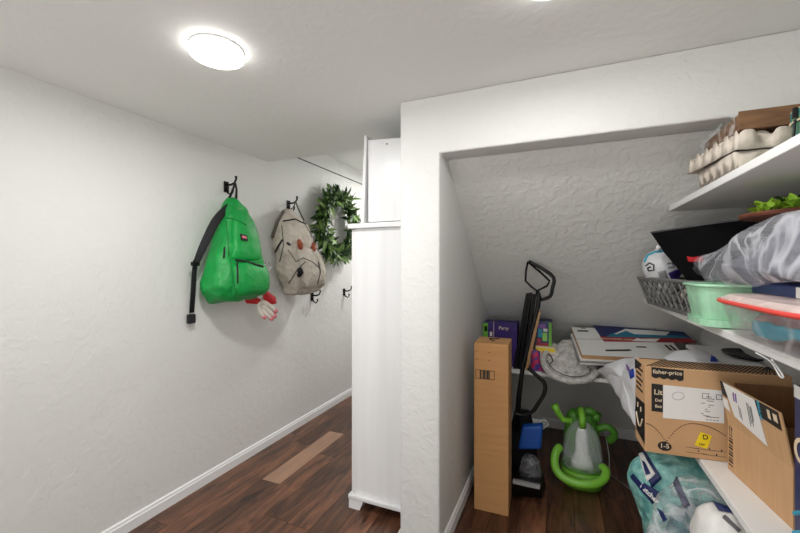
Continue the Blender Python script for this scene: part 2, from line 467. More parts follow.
mb = MB().box((XP,2.4905,CEIL),(XJ,4.9,2.7)); raw('wall_hall_upper', mb, M['wall'])
mb = MB().box((XL,2.491,2.510),(XL+0.004,4.9,2.519)); raw('crease_shadow', mb, M['dark'])  # dark strip painted in for the shadow line of the wall crease
# baseboards with an eased top
def baseboard(name, p, q, n, h=0.082, t=0.016):
    p = V(p); q = V(q); n = V(n)
    prof = [(0,0),(t,0),(t,h*0.72),(t*0.72,h*0.78),(t*0.62,h*0.93),(t*0.3,h),(0,h)]
    m_ = MB().prism([p+n*a+V((0,0,b)) for a,b in prof], q-p); return raw(name, m_, M['trim'])
baseboard('baseboard_left', (XL,-0.9,0), (XL,4.9,0), (1,0,0), 0.078)
baseboard('baseboard_closet_left', (XJ,YF+0.002,0), (XJ,YB,0), (1,0,0))
baseboard('baseboard_back', (XJ,YB,0), (XR,YB,0), (0,-1,0))
baseboard('baseboard_hall', (XP,YF+0.004,0), (XP,2.02,0), (-1,0,0))
baseboard('baseboard_right', (XR,0.2,0), (XR,YB,0), (-1,0,0))

# ------------------------------------------------------------------ ceiling lights
def ceiling_light(x, y, lab, en_=14, CEIL=CEIL):
    t = thing('ceiling_light', lab, 'ceiling light', (x,y,CEIL-0.028), 0, None)
    mb = MB(); lathe(mb, (x,y,CEIL-0.010), [(0.098,0.0095),(0.101,0.008),(0.101,0.001),(0.097,-0.001)]); build('housing', mb, M['trim'], t, smooth=False)
    mb = MB(); lathe(mb, (x,y,CEIL-0.030), [(0.098,0.0185),(0.101,0.012),(0.100,-0.004),(0.090,-0.009),(0.05,-0.011),(0.01,-0.0115)])
    build('diffuser', mb, mat('lamp_diffuser', (255,250,244), 0.5, emis=((255,252,248), 7)), t, smooth=True)
    l = bpy.data.lights.new('ceiling_lamp','AREA'); l.shape = 'DISK'; l.size = 0.18; l.energy = en_; l.color = (1,0.992,0.972)
    lo = bpy.data.objects.new('lamp', l); COL.objects.link(lo); lo.location = (x,y,CEIL-0.046)
    return t
lq = P(217,56,Z=2.35); ceiling_light(lq.x, lq.y, 'round white flush ceiling light glowing left of the closet opening')
ceiling_light(-0.02, 1.19, 'round white flush ceiling light nearest the closet header, at top edge', 8.5)

ceiling_light(-1.45, 4.1, 'added unseen ceiling light brightening the hall beyond the tall cabinet', 22, 2.67)  # unseen lamp and fixture added to brighten the far hall wall
# ------------------------------------------------------------------ shelves
def shelf(name, lab, a, b, cleat=True):
    t = thing(name, lab, 'shelf', ((a[0]+b[0])/2,(a[1]+b[1])/2,a[2]), 0, None)
    build('shelf_board', MB().box(a,b), M['shelf'], t, bevel=0.003)
    if cleat: build('support_cleat', MB().box((XR-0.022,a[1]+0.02,a[2]-0.05),(XR-0.001,b[1]-0.12,a[2]-0.0005)), M['shelf'], t, bevel=0.002)
    return t
def endy(z): return 2.0+(2.096-z)/0.81-0.004
shelf('shelf','upper white wall shelf holding egg trays, ending at the sloped wall',(0.514,0.55,1.785),(XR-0.001,endy(1.813),1.813))
shelf('shelf','middle white wall shelf under the basket, green bin and clear tub',(0.514,0.55,1.255),(XR-0.001,endy(1.283),1.283))
shelf('shelf','bottom white wall shelf carrying the big cardboard boxes',(0.514,0.55,0.697),(XR-0.001,endy(0.725)-0.02,0.725))
t = thing('shelf','white shelf across the back of the closet below the sloped wall','shelf',(-0.03,3.3,0.697))
build('shelf_board', MB().box((XJ+0.001,2.95,0.697),(0.512,endy(0.725)-0.02,0.725)), M['shelf'], t, bevel=0.003)
build('support_cleat', MB().box((XJ+0.001,2.97,0.650),(XJ+0.02,3.5,0.6965)), M['shelf'], t)
ZT, ZM, ZBm = 1.8132, 1.2832, 0.7252

# ------------------------------------------------------------------ cabinets in the hall
t = thing('tall_cabinet','tall narrow white cabinet standing on the wood floor beside the partition','cabinet',(-1.0,2.3,0))
x0, x1, y0, y1 = -1.185, XP-0.02, 2.05, 2.85
build('body', MB().box((x0,y0+0.01,0.085),(x1,y1,1.735)), M['cab'], t, bevel=0.002)
build('corner_strip', MB().box((x1-0.045,y0,0.085),(x1,y0+0.0098,1.735)), M['cab'], t, bevel=0.001)
for a,b in ((y0+0.012,(y0+y1)/2-0.002),((y0+y1)/2+0.002,y1-0.002)):
    d = build('door', MB().box((x0-0.022,a,0.10),(x0-0.001,b,1.728)), M['cab'], t, bevel=0.002)
    kb = MB(); kb.tube([(x0-0.022,(a+b)/2,0.9),(x0-0.04,(a+b)/2,0.9)],[0.006,0.013]); build('knob', kb, M['chrome'], d, smooth=True)
build('top_board', MB().box((x0-0.035,y0-0.02,1.7355),(x1,y1+0.01,1.765)), M['cab'], t, bevel=0.004)
build('base_moulding', MB().box((x0-0.035,y0-0.014,0.058),(x1,y1+0.004,0.0845)), M['cab'], t, bevel=0.006)
for fy in (y0-0.01, y1-0.07):
    for fx in (x0-0.03, x1-0.1):
        if fx > x0 and fy < 2.2: continue
        f = MB().prism([(fx,fy,0),(fx+0.075,fy,0),(fx+0.10,fy,0.0575),(fx,fy,0.0575)],(0,0.07,0)); build('foot', f, M['cab'], t)
t = thing('wall_cabinet','small white cabinet resting on top of the tall cabinet with its door ajar','cabinet',(-0.97,2.3,1.7655))
X0, X1 = -1.087, XP-0.02
R = Matrix.Rotation(math.radians(0.4),3,'Y')
build('body', MB().hexa([(X0,2.055,1.772),(X1,2.055,1.772),(X1,2.75,1.772),(X0,2.75,1.772),(X0,2.055,2.275),(X1,2.055,2.257),(X1,2.75,2.257),(X0,2.75,2.275)]), M['cab'], t, bevel=0.002)
build('screw_cap', MB().tube([(-0.96,2.056,2.235),(-0.96,2.0525,2.235)],0.005,12), M['inkg'], t)
mb = MB().hexa([(X0-0.043,2.04,1.768),(X0-0.022,2.04,1.768),(X0-0.003,2.74,1.768),(X0-0.024,2.74,1.768),
                (X0-0.020,2.04,2.30),(X0-0.003,2.04,2.30),(X0-0.003,2.74,2.30),(X0-0.024,2.74,2.30)])
build('door', mb, M['cab'], t, bevel=0.002)
for y in (2.10,2.68): build('foot', MB().box((X0+0.03,y,1.7655),(X1-0.02,y+0.03,1.7718)), M['cab'], t)

# ------------------------------------------------------------------ hooks
XW = -2.29; before = set(bpy.data.objects)
def hook(y, z, lab, flip=1):
    x = XW
    t = thing('wall_hook', lab, 'hook', (x,y,z), 0, 'black double coat hooks along the left wall')
    build('plate', MB().box((x,y-0.022,z-0.035),(x+0.008,y+0.022,z+0.045)), M['iron'], t, bevel=0.003)
    mb = MB().tube([(x+0.006,y,z+0.02),(x+0.05,y,z+0.018),(x+0.085,y,z+0.03),(x+0.1,y,z+0.055),(x+0.097,y,z+0.075)],[0.009,0.008,0.007,0.007,0.010]); build('upper_prong', mb, M['iron'], t, smooth=True)
    mb = MB().tube([(x+0.006,y,z-0.005),(x+0.02,y,z-0.04),(x+0.05,y,z-0.055),(x+0.068,y,z-0.035),(x+0.066,y,z-0.015)],[0.008,0.007,0.006,0.006,0.009]); build('lower_prong', mb, M['iron'], t, smooth=True)
    return t
hook(2.087, 2.078, 'black double coat hook holding the green backpack')
hook(2.773, 2.049, 'black double coat hook holding the grey canvas backpack')
hook(3.126, 1.196, 'bare black double coat hook low below the grey backpack')
hook(3.724, 1.206, 'bare black double coat hook nearest the tall white cabinet')

# ------------------------------------------------------------------ green backpack
t = thing('backpack','bright green nylon backpack with black straps hanging on the wall hook','backpack',(XW,2.13,1.25))
prof = [ # z, centre along wall, half width, depth from wall, exponent
 (1.995,2.125,0.020,0.055,2.2),(1.98,2.12,0.052,0.085,2.3),(1.93,2.115,0.088,0.125,2.5),(1.86,2.11,0.118,0.16,2.7),(1.76,2.10,0.148,0.19,2.8),(1.64,2.09,0.175,0.21,2.9),
 (1.54,2.075,0.195,0.225,3),(1.44,2.065,0.212,0.245,3),(1.36,2.06,0.218,0.255,3),(1.30,2.06,0.208,0.245,2.8),(1.265,2.06,0.18,0.215,2.6),(1.25,2.06,0.12,0.15,2.4)]
rings = []
for z,cy,w,d,e in prof:
    rings.append(sring(XW+0.028+d/2, cy*.98, 1.5+(z-1.5)*.98, d/2, w*.98, e, 48))
mb = MB().loft(rings)
bmesh.ops.subdivide_edges(mb.bm, edges=[e for e in mb.bm.edges if abs(e.verts[0].co.z-e.verts[1].co.z)>0.001], cuts=2)
wrinkle(mb, 0.026, 7.5, 3); wrinkle(mb, 0.012, 19, 8)
for v in mb.bm.verts: v.co.x = max(v.co.x, XW+0.02)
body = build('body', mb, M['green'], t, smooth=True, sub=1)
# front panel, and the bulging lower pocket
rings = [sring(XW+0.028+d, cy*.98, 1.5+(z-1.5)*.98, 0.045*k, w, 2.6, 36) for z,cy,w,d,k in ((1.925,2.12,0.05,0.098,.5),(1.89,2.12,0.082,0.125,.8),(1.78,2.118,0.108,0.165,1),(1.66,2.105,0.128,0.19,1),(1.57,2.10,0.140,0.20,1),(1.535,2.10,0.138,0.195,.7))]
mb = wrinkle(MB().loft(rings), 0.006, 14, 2); pan = build('front_panel', mb, M['green'], t, smooth=True, sub=1)
rings = [sring(XW+0.028+d, 2.058, 1.5+(z-1.5)*.98, 0.06*k, w, 2.8, 36) for z,w,d,k in ((1.53,0.140,0.212,.6),(1.50,0.153,0.222,.95),(1.44,0.162,0.235,1.05),(1.36,0.165,0.242,1.05),(1.31,0.155,0.23,1),(1.28,0.13,0.21,.6))]
mb = wrinkle(MB().loft(rings), 0.010, 11, 5); poc = build('front_pocket', mb, M['green'], t, smooth=True, sub=1)
T = bvh(body, pan, poc)
def zip_(pts, r, name='zipper', m=None, par=None, T_=None, lift=0.003, sub=5):
    hp = hits(T_ or T, pts, lift, sub)
    if len(hp) < 2: return None
    return build(name, MB().tube(hp, r, 6), m or M['strap'], par or t, smooth=True)
zip_([(236,260),(246,262),(256,265),(263,267)], 0.0085)
zip_([(225,219),(232,219),(240,222),(247,226)], 0.0035, 'seam', M['green_d'])
zip_([(227,222),(229,240),(230,256)], 0.0035, 'seam', M['green_d'])
zip_([(231,258),(233,275),(237,292)], 0.003, 'seam', M['green_d'])
for a,b,c in (((226,248),(225.5,253),(225,258)),((238,263),(238.5,272),(238.5,283))):
    zip_([a,b,c], 0.006, 'zip_pull', M['strap'], lift=0.008)
lg = decal(T,'logo_patch',((240.5,234.5),(247.5,236),(248.5,242),(241.5,241)), M['strap'], t, 0.004)
decal(T,'logo_mark',((242.3,236.3),(246.6,237.2),(247,239.6),(242.8,239)), M['pink'], t, 0.0062, 3)
# hang loop and shoulder straps
hp = [(XW+0.085,2.087,2.106),(XW+0.082,2.076,2.06),(XW+0.06,2.053,1.975)]
build('hang_loop', MB().tube(hp,[0.007,0.007,0.010],8).tube([(XW+0.085,2.091,2.106),(XW+0.088,2.102,2.06),(XW+0.07,2.112,1.97)],[0.007,0.007,0.010],8), M['strap'], t, smooth=True)
sp = smoothp([P(231,206,X=-2.195),P(225,212,X=-2.176),P(217,222,X=-2.156),P(209,238,X=-2.156),P(203,251,X=-2.166),P(198,263,X=-2.195)],3)
mb = MB(); mb.fn = V((0.75,-0.66,0)).normalized(); mb.tube(sp, [0.016+0.012*math.sin(PI*min(1,i/(len(sp)-1)*0.8+0.12)) for i in range(len(sp))], 14, flat=0.3); build('shoulder_strap', mb, M['strap'], t, smooth=True, sub=1)
sp = [P(197.5,260,X=-2.215),P(196,272,X=-2.225),P(195,290,X=-2.244),P(193.5,312,X=-2.259)]
mb = MB(); mb.fn = V((1,0,0)); mb.tube(sp, 0.019, 12, flat=0.25); build('strap_tail', mb, M['strap'], t, smooth=True)
q = P(193,318,X=-2.259); build('strap_end', MB().box(q-V((0.016,0.024,0.03)), q+V((0.016,0.024,0.03))), M['strap'], t, bevel=0.006)
q = P(197,264,X=-2.205); build('buckle', MB().box(q-V((0.012,0.026,0.014)), q+V((0.012,0.026,0.014))), M['black'], t, bevel=0.004)
# ------------------------------------------------------------------ grey backpack
t = thing('backpack','taupe grey canvas backpack with two tan leather tabs hanging between green backpack and wreath','backpack',(XW,2.85,1.25))
prof = [(2.00,2.76,0.03,0.05,2.4),(1.985,2.76,0.07,0.09,2.6),(1.93,2.76,0.125,0.14,2.6),(1.86,2.76,0.175,0.18,2.8),(1.76,2.77,0.222,0.205,3),(1.64,2.785,0.242,0.22,3.2),(1.52,2.815,0.242,0.235,3.2),(1.42,2.84,0.235,0.245,3),(1.34,2.86,0.222,0.235,3),(1.275,2.875,0.20,0.205,2.8),(1.255,2.88,0.14,0.15,2.6)]
mb = MB().loft([sring(XW+0.025+d/2, (cy-0.02)*.98, 1.5+(z-1.5)*.98, d/2, w*0.93, e, 48) for z,cy,w,d,e in prof])
bmesh.ops.subdivide_edges(mb.bm, edges=[e for e in mb.bm.edges if abs(e.verts[0].co.z-e.verts[1].co.z)>0.001], cuts=2)
wrinkle(mb, 0.034, 6.5, 13); wrinkle(mb, 0.018, 16, 4)
for v in mb.bm.verts: v.co.x = max(v.co.x, XW+0.018)
body = build('body', mb, M['grey'], t, smooth=True, sub=1)
rings = [sring(XW+0.025+d, cy*.98, 1.5+(z-1.5)*.98, 0.05*k, w, 2.8, 36) for z,cy,w,d,k in ((1.66,2.80,0.12,0.2,.6),(1.63,2.80,0.15,0.215,.9),(1.52,2.82,0.165,0.235,1.05),(1.42,2.84,0.165,0.245,1.1),(1.34,2.86,0.155,0.235,1),(1.30,2.87,0.12,0.21,.6))]
mb = wrinkle(MB().loft(rings), 0.020, 12, 7); poc = build('front_pocket', mb, M['grey'], t, smooth=True, sub=1)
T = bvh(body, poc)
zip_([(283,222),(295,220),(308,226),(316,234)], 0.006, 'flap_edge', M['strap'])
zip_([(282,226),(284,245),(280,262)], 0.004, 'seam', M['grey_d'])
zip_([(305,262),(297,270),(289,283)], 0.005, 'zipper', M['grey_d'])
zip_([(288,250),(296,262),(303,258),(312,262),(319,268)], 0.003, 'seam', M['grey_d'])
zip_([(283,240),(276,252),(270,263)], 0.008, 'side_strap', M['strap'], lift=0.006)
zip_([(284,213),(278,223),(274,235),(271,248)], 0.016, 'shoulder_strap', M['grey_d'], lift=0.004)
zip_([(287,243),(290,245.5)], 0.009, 'side_buckle', M['strap'], lift=0.006)
zip_([(303,222),(309,232),(313,241)], 0.003, 'seam', M['grey_d'])
zip_([(318,262),(320,272),(317,284)], 0.0045, 'seam', M['grey_d'])
for (a,b) in (((298,240),(300.5,250)),((312,243),(313.5,251.5))):
    hp = hits(T,[a,b],0.005,4)
    if len(hp)>2:
        n_ = len(hp); build('leather_tab', MB().tube(hp,[0.012+0.018*math.sin(PI*i/(n_-1)) for i in range(n_)],10), M['leather'], t, smooth=True)
hp = hits(T,[(299,268),(300,272),(298,276)],0.01,3); build('dark_buckle', MB().tube(hp,[0.016,0.022,0.024,0.024,0.02,0.02,0.012][:len(hp)],8), M['black'], t, smooth=True)
build('hang_loop', MB().tube([(XW+0.085,2.771,2.077),(XW+0.08,2.745,2.02),(XW+0.06,2.675,1.975)],0.006,8).tube([(XW+0.085,2.775,2.077),(XW+0.09,2.80,2.02),(XW+0.10,2.87,1.92)],0.006,8), M['grey_d'], t, smooth=True)
# ------------------------------------------------------------------ garden gloves
t = thing('work_gloves','pair of white and red work gloves clipped beside the green backpack','gloves',tuple(P(268,304,X=-2.156)))
def TP(px,py,x=-2.117): return P(px,py,X=x)
build('cuff', MB().pillow([TP(245,297),(TP(256,296)),(TP(263,300)),(TP(260,304)),(TP(247,303))],(1,-0.6,0),0.02,0.02,nz=0.004), M['red'], t, smooth=True)
build('cuff', MB().pillow([TP(262,288,-2.078),TP(266,289,-2.078),TP(276,297,-2.078),TP(277,303,-2.078),TP(272,304,-2.078),TP(264,299,-2.078)],(1,-0.6,0),0.022,0.022,nz=0.004), M['red'], t, smooth=True)
build('palm', MB().pillow([TP(257,302),TP(264,297),TP(270,301),TP(273,308),TP(266,312),TP(259,309)],(1,-0.6,0),0.03,0.03,nz=0.006), M['glove'], t, smooth=True)
for pts,r in (([(262,300),(270,305),(276,311)],0.021),([(261,304),(268,310),(275,316)],0.020),([(260,307),(265,313),(272,318.5)],0.019),([(259,304),(260,311),(265,317)],0.016)):
    f = build('finger', MB().tube([TP(*p,-2.087) for p in pts],[r,r,r*0.7],10), M['glove'], t, smooth=True, sub=1)
    q = TP(*pts[-1],-2.084); build('fingertip', MB().tube([q-V((0,0.012,-0.012)),q+V((0,0.006,-0.006))],[r*0.95,r*0.72],10), M['pink'], f, smooth=True)
build('clip_cord', MB().tube([TP(264,266),TP(265,280),TP(266,292),TP(263,299)],0.006,8).tube([TP(264,266),TP(268,262),TP(272,266),TP(268,272),TP(264,268)],0.005,8), M['chrome'], t, smooth=True)
# ------------------------------------------------------------------ wreath
cy, cz_, cx = 3.45, 1.936, XW+0.06
t = thing('wreath','round wreath of dark green leaves hanging beside the grey backpack','wreath',(XW,cy,1.5))
Rr = 0.30
build('branch_ring', MB().tube([(cx,cy+Rr*math.cos(a),cz_+Rr*1.02*math.sin(a)) for a in [2*PI*k/40 for k in range(40)]],0.014,6,closed=True), M['twig'], t, smooth=True)
def leaf(mb, p, d, up, L, W):
    d = V(d).normalized(); s = d.cross(V(up)).normalized(); n = s.cross(d)
    p = V(p); vs = []; n_=5
    for i in range(n_+1):
        k = i/n_; w = W*math.sin(PI*min(1,k*0.95+0.03))**0.8; c = p+d*L*k - n*L*0.25*k*k
        vs += [c-s*w+n*w*0.35, c, c+s*w+n*w*0.35]
    fs = []
    for i in range(n_):
        a = i*3
        fs += [(a,a+1,a+4,a+3),(a+1,a+2,a+5,a+4)]
    mb.add(vs, fs)
rn = random.Random(11)
for part,m,cnt in (('leaves',M['leaf'],360),('dark_leaves',M['leaf2'],420)):
    mb = MB()
    for k in range(cnt):
        a = rn.uniform(0,2*PI); rad = V((0,math.cos(a),math.sin(a))); tan = V((0,-math.sin(a),math.cos(a)))
        p = V((cx,cy,cz_))+rad*Rr+V((rn.uniform(-0.01,0.07),0,0))+rad*rn.uniform(-0.04,0.05)
        d = tan*rn.uniform(-0.4,1.0)+rad*rn.uniform(-0.75,0.95)+V((rn.uniform(0.0,0.75),0,0))+V((rn.uniform(-.2,.2),rn.uniform(-.2,.2),rn.uniform(-.2,.2)))
        leaf(mb, p, d, (rn.uniform(0.4,1),rn.uniform(-.5,.5),rn.uniform(-.5,.5)), rn.uniform(0.07,0.15), rn.uniform(0.013,0.025))
    for v in mb.bm.verts: v.co.x = max(v.co.x, XW+0.004)
    build(part, mb, m, t, smooth=True)

for o in bpy.data.objects:      # seat the hung things on the wall face
    if o not in before and o.parent is None: o.location += V((XL-XW, -0.035, 0)); o.location.z += 0.0

# ------------------------------------------------------------------ tall brown box in the closet
a = P(474,509,Z=0); b = P(508.5,517,Z=0)
zt = 1.03; wv = (b-a); wv.z = 0; back = V((-wv.y,wv.x,0)).normalized()*0.22
t = thing('cardboard_box','tall narrow brown cardboard box standing upright on the closet floor','box',((a.x+b.x)/2,(a.y+b.y)/2+0.1,0))
Z = V((0,0,zt)); Z0 = V((0,0,0.0))
build('carton', MB().hexa([a,b,b+back,a+back,a+Z,b+Z,b+back+Z,a+back+Z]), M['card'], t, bevel=0.004)
o_ = a+(b-a)*0.0; wu = wv.normalized(); nrm = V((wu.y,-wu.x,0))
def onbox(u, z): return a+wv*u+nrm*0.0006+V((0,0,z))
def mark(par, P0, ux, uz, w, h, m, name='printed_mark', th=0.0008):
    ux = V(ux).normalized(); uz = V(uz).normalized(); n = ux.cross(uz)
    return build(name, MB().prism([P0,P0+ux*w,P0+ux*w+uz*h,P0+uz*h], n*th), m, par)
mb = MB()
def rect(mb, P0, ux, uz, w, h, th=0.0008):
    ux = V(ux).normalized(); uz = V(uz).normalized(); n = ux.cross(uz)
    mb.prism([P0,P0+ux*w,P0+ux*w+uz*h,P0+uz*h], n*th)
def frame(mb, P0, ux, uz, w, h, k):
    rect(mb,P0,ux,uz,w,k); rect(mb,P0+V(uz).normalized()*(h-k),ux,uz,w,k); rect(mb,P0,ux,uz,k,h); rect(mb,P0+V(ux).normalized()*(w-k),ux,uz,k,h)
zz = V((0,0,1)); frame(mb, onbox(0.05,0.81), wu, zz, 0.115, 0.055, 0.003)
for k,(x,w) in enumerate(((0.025,0.008),(0.037,0.004),(0.045,0.012),(0.060,0.005),(0.068,0.012),(0.083,0.004))): rect(mb, onbox(0.05,0.812)+wu*x, wu, zz, w, 0.05)
build('barcode', mb, M['ink'], t); mb = MB()
for px_,pz in ((0.05,0.975),(0.42,0.975),(0.05,0.925),(0.42,0.925)): mb = MB(); rect(mb, onbox(px_,pz), wu, zz, 0.014, 0.0025); build('corner_mark', mb, M['ink'], t)
build('tape_strip', MB().prism([a+wv*0.02+back*0.42+Z+V((0,0,.0005)),b-wv*0.02+back*0.42+Z+V((0,0,.0005)),b-wv*0.02+back*0.58+Z+V((0,0,.0005)),a+wv*0.02+back*0.58+Z+V((0,0,.0005))],(0,0,0.0006)), M['card2'], t)
q = a+wv*0.55+back*0.35+Z+V((0,0,0.004)); build('torn_flap', MB().tube([q,q+V((-0.03,0.015,0.006)),q+V((-0.04,0.05,0.004)),q+V((0.02,0.07,0.002))],0.003,6), M['ink'], t)

# ------------------------------------------------------------------ boxes on the back shelf
def printed_box(name, lab, lo, hi, m, marks=()):
    t = thing(name, lab, 'box', ((lo[0]+hi[0])/2,(lo[1]+hi[1])/2,lo[2]))
    build('carton', MB().box(lo,hi), m, t, bevel=0.003)
    for nm, (u0,z0,u1,z1), mm in marks:
        w = hi[0]-lo[0]; h = hi[2]-lo[2]
        build(nm, MB().box((lo[0]+w*u0,lo[1]-0.0008,lo[2]+h*z0),(lo[0]+w*u1,lo[1]-0.0001,lo[2]+h*z1)), mm, t)
    return t
M['redpk'] = mat('red_pack', (178,40,60),0.5); M['grn'] = mat('green_pack',(110,180,60),0.5)
t = printed_box('toy_box','purple printed toy box on the back shelf behind the tall brown box',(-0.568,3.02,ZBm),(-0.31,3.19,1.06),M['purple'],
   [('end_panel',(0,0.02,0.14,0.62),M['redpk']),('end_panel',(0,0.62,0.14,0.98),M['grn']),('logo_mark',(0.04,0.78,0.12,0.9),M['cream']),('white_motif',(0.20,0.68,0.27,0.78),M['paper'])])
text('lettering','Party',M['cream'],t,(-0.41,3.018,1.02),(1,0,0),(0,0,1),0.036)
for x in (0.5,): build('ribbon_band', MB().box((-0.488,3.0185,ZBm+0.02),(-0.484,3.0195,1.07)), M['cream'], t)
t = printed_box('toy_box','bright multicoloured toy box on the back shelf behind the wooden board',(-0.172,3.03,0.905),(-0.062,3.19,1.085),M['navy'],
   [('side_panel',(0.80,0.0,0.99,0.98),M['grn']),('bottom_band',(0.0,0.0,0.8,0.12),M['redp']),('picture_patch',(0.12,0.35,0.38,0.7),M['cyan']),('picture_patch',(0.40,0.2,0.7,0.55),M['lime']),('picture_patch',(0.1,0.72,0.6,0.9),M['inkp']),('picture_patch',(0.45,0.6,0.72,0.72),M['paper']),('picture_patch',(0.05,0.15,0.3,0.3),M['redpk'])])
t = printed_box('toy_box','pale striped toy box with a round red spot, under the multicoloured one',(-0.178,3.01,ZBm),(-0.04,3.19,0.9045),M['cream'],
   [('stripe',(0.0,0.80,1.0,0.93),M['yellow']),('stripe',(0.0,0.5,0.25,0.8),M['mailb']),('stripe',(0.0,0.1,0.3,0.45),M['purple']),('stripe',(0.3,0.05,0.7,0.2),M['pink'])])
build('red_spot', MB().tube([(-0.105,3.0085,0.845),(-0.105,3.0098,0.845)],0.03,24), M['redpk'], t)
o = build('gift_bag', wrinkle(MB().pillow([P(531,350,Y=2.975),P(538,350,Y=2.975),P(541,366,Y=2.975),P(545,372,Y=2.975),P(531,372,Y=2.975)],(0,-1,0),0.015,0.015,nz=0.004),0.003,20), M['gift'], smooth=True)
tag(o,'small blue and pink printed gift bag squeezed beside the wooden board','gift bag')
# black folder and wooden board leaning on the shelf
def lean_board(name, lab, cat, pb0, pb1, pt0, pt1, ydep, m, me, topk=0.0):
    # near edge traced (bottom left/right, top left/right) at the shelf's front; board runs back in depth
    t = thing(name, lab, cat, (pb0.x, pb0.y, ZBm))
    yt = ydep*0.45
    build('panel', MB().hexa([pb0,pb1,pb1+V((0,ydep,0)),pb0+V((0,ydep,0)),pt0,pt1,pt1+V((0,yt,0)),pt0+V((0,yt,0))]), m, t, bevel=0.002)
    e = V((0,-0.004,0))
    build('edge_band', MB().hexa([pb0+e,pb1+e,pb1,pb0,pt0+e,pt1+e,pt1,pt0]), me, t)
    return t
ys = 2.975
def PS(px,py): return P(px,py,Y=ys)
def onsh(px): 
    q = P(px,369.5,Y=ys); q.z = ZBm; return q
lean_board('wooden_board','thin red-brown wooden board with a pale edge leaning on the black folder','board',onsh(525.2),onsh(528.2),PS(537,312),PS(541,311),0.05,M['wood2'],M['pale'])
t = thing('folder','black plastic folding case leaning left of the wooden board on the shelf','folder',(onsh(517).x,ys,ZBm))
for (a0,a1,b0,b1,yb) in ((513,517,526,529.5,293),(517.3,520.6,529.8,532.6,290),(520.9,524.6,532.9,536.0,294)):
    mbp = MB().hexa([onsh(a0),onsh(a1),onsh(a1)+V((0,0.2,0)),onsh(a0)+V((0,0.2,0)),PS(b0,yb),PS(b1,yb),PS(b1,yb)+V((0,0.02,-0.02)),PS(b0,yb)+V((0,0.02,-0.02))])
    build('panel', mbp, M['jet'], t, bevel=0.003)

# ------------------------------------------------------------------ bath mat
p0 = V((0.1,3.0,0.80)); nn = V((0.05,-0.62,0.78)).normalized()
def BM(px,py,h=0): return PL(px,py,p0+nn*h,nn)
t = thing('bath_mat','folded grey shaggy bath mat spilling over the back shelf edge','bath mat',(0.08,2.95,ZBm))
out = [(541,362),(544,354),(549,347),(556,343.5),(566,343),(574,346),(580,355),(586,362),(594,365),(600,371),(598,377),(590,381),(577,384),(563,381),(551,375),(544,369)]
build('lower_layer', wrinkle(MB().pillow([BM(*p) for p in out],nn,0.03,0.02,pw=5,nz=0.010,nsc=16,dens=90,rings=9),0.004,45), M['rug'], t, smooth=True, sub=1)
out2 = [(556,346),(562,340),(572,339),(577,342),(580,352),(583,360),(577,366),(566,368),(559,366),(556,360),(560,352)]
build('folded_layer', wrinkle(MB().pillow([BM(*p,0.03) for p in out2],nn,0.022,0.02,pw=4,nz=0.010,nsc=18,dens=70),0.004,45), M['rug'], t, smooth=True, sub=1)
build('rolled_edge', wrinkle(MB().tube(smoothp([BM(*p,0.022) for p in ((556,346),(547,352),(543.5,360),(546,368),(553,375.5),(565,380.5),(580,381),(591,377.5),(597,371))],6),[0.022+0.003*(i%2) for i in range(49)],12),0.005,60), M['rug'], t, smooth=True)
build('edge_stitching', MB().tube([BM(*p,0.047) for p in ((547,360),(550,366),(556,371),(564,375),(573,377),(582,376.5),(589,373),(591,369),(587,366.5))],0.0028,6), M['rugd'], t, smooth=True)
build('edge_stitching', MB().tube([BM(*p,0.035) for p in ((547,353),(551,356),(553,361),(550,364))],0.004,6), M['rugd'], t, smooth=True)

# ------------------------------------------------------------------ poster boards
FL = P(582,354.6,Y=2.845); th = math.radians(8.5)
ex = V((math.cos(th),math.sin(th),0)); tilt = math.radians(18.5)
ey = V((-math.sin(th)*math.cos(tilt),math.cos(th)*math.cos(tilt),math.sin(tilt))); en = ex.cross(ey)
def board(u0,u1,v0,v1,w0,w1): # along ex, ey, normal
    c = lambda u,v,w: FL+ex*u+ey*v+en*w
    return MB().hexa([c(u0,v0,w0),c(u1,v0,w0),c(u1,v1,w0),c(u0,v1,w0),c(u0,v0,w1),c(u1,v0,w1),c(u1,v1,w1),c(u0,v1,w1)])
LB, DB = 0.62, 0.40
t = thing('flat_box','flat white printed carton with a blue and red panel, topmost of the stack','box',tuple(FL))
build('carton', board(0,LB,0,DB,-0.002,0.0), M['paper'], t)
build('carton_side', board(0.001,LB-0.001,0.001,DB-0.001,-0.032,-0.0021), M['card2'], t)
def PB(px,py,w=0.0): return PL(px,py,FL+en*w,en)
def bpoly(name, pts, m, w0, par=None):
    return build(name, MB().prism([PB(*p,w0) for p in pts], en*0.0006), m, par or t)
bpoly('blue_panel',[(593,325.5),(681,330),(692,339),(602,339)],M['navy'],0.0002)
bpoly('red_panel',[(600,336.6),(689,338),(696,343),(604,341.6)],M['redp'],0.0009)
bpoly('teal_motif',[(610,334.5),(625,329.5),(633,333),(684,336),(690,338.3),(606,337)],M['teal'],0.0016)
bpoly('white_motif',[(614,334),(625,329),(642,330),(670,332),(666,335.5),(634,334.2),(626,330.8),(617,334.2)],M['paper'],0.0023)
bpoly('white_motif',[(632,341),(637,338.2),(641,339),(660,338.6),(656,342)],M['paper'],0.0016)
text('lettering','ORGANIZER CART',M['cream'],t,PB(616,339.2,0.0018),ex,ey,0.026,sx=1.1)
bpoly('small_panel',[(577,330.3),(588,330.5),(588.6,331.8),(577.6,331.6)],M['ink'],0.0002)
bpoly('small_panel',[(580,327.0),(585.5,327.1),(586.3,329.0),(581,328.9)],M['greyp'],0.0002)
bpoly('slot',[(605,349.8),(630,349.4),(632,350.6),(628,351.2),(606,351.4)],M['ink'],0.0002)
bpoly('small_mark',[(635.5,346.4),(646,346.6),(647,347.8),(637,347.6)],M['ink'],0.0002)
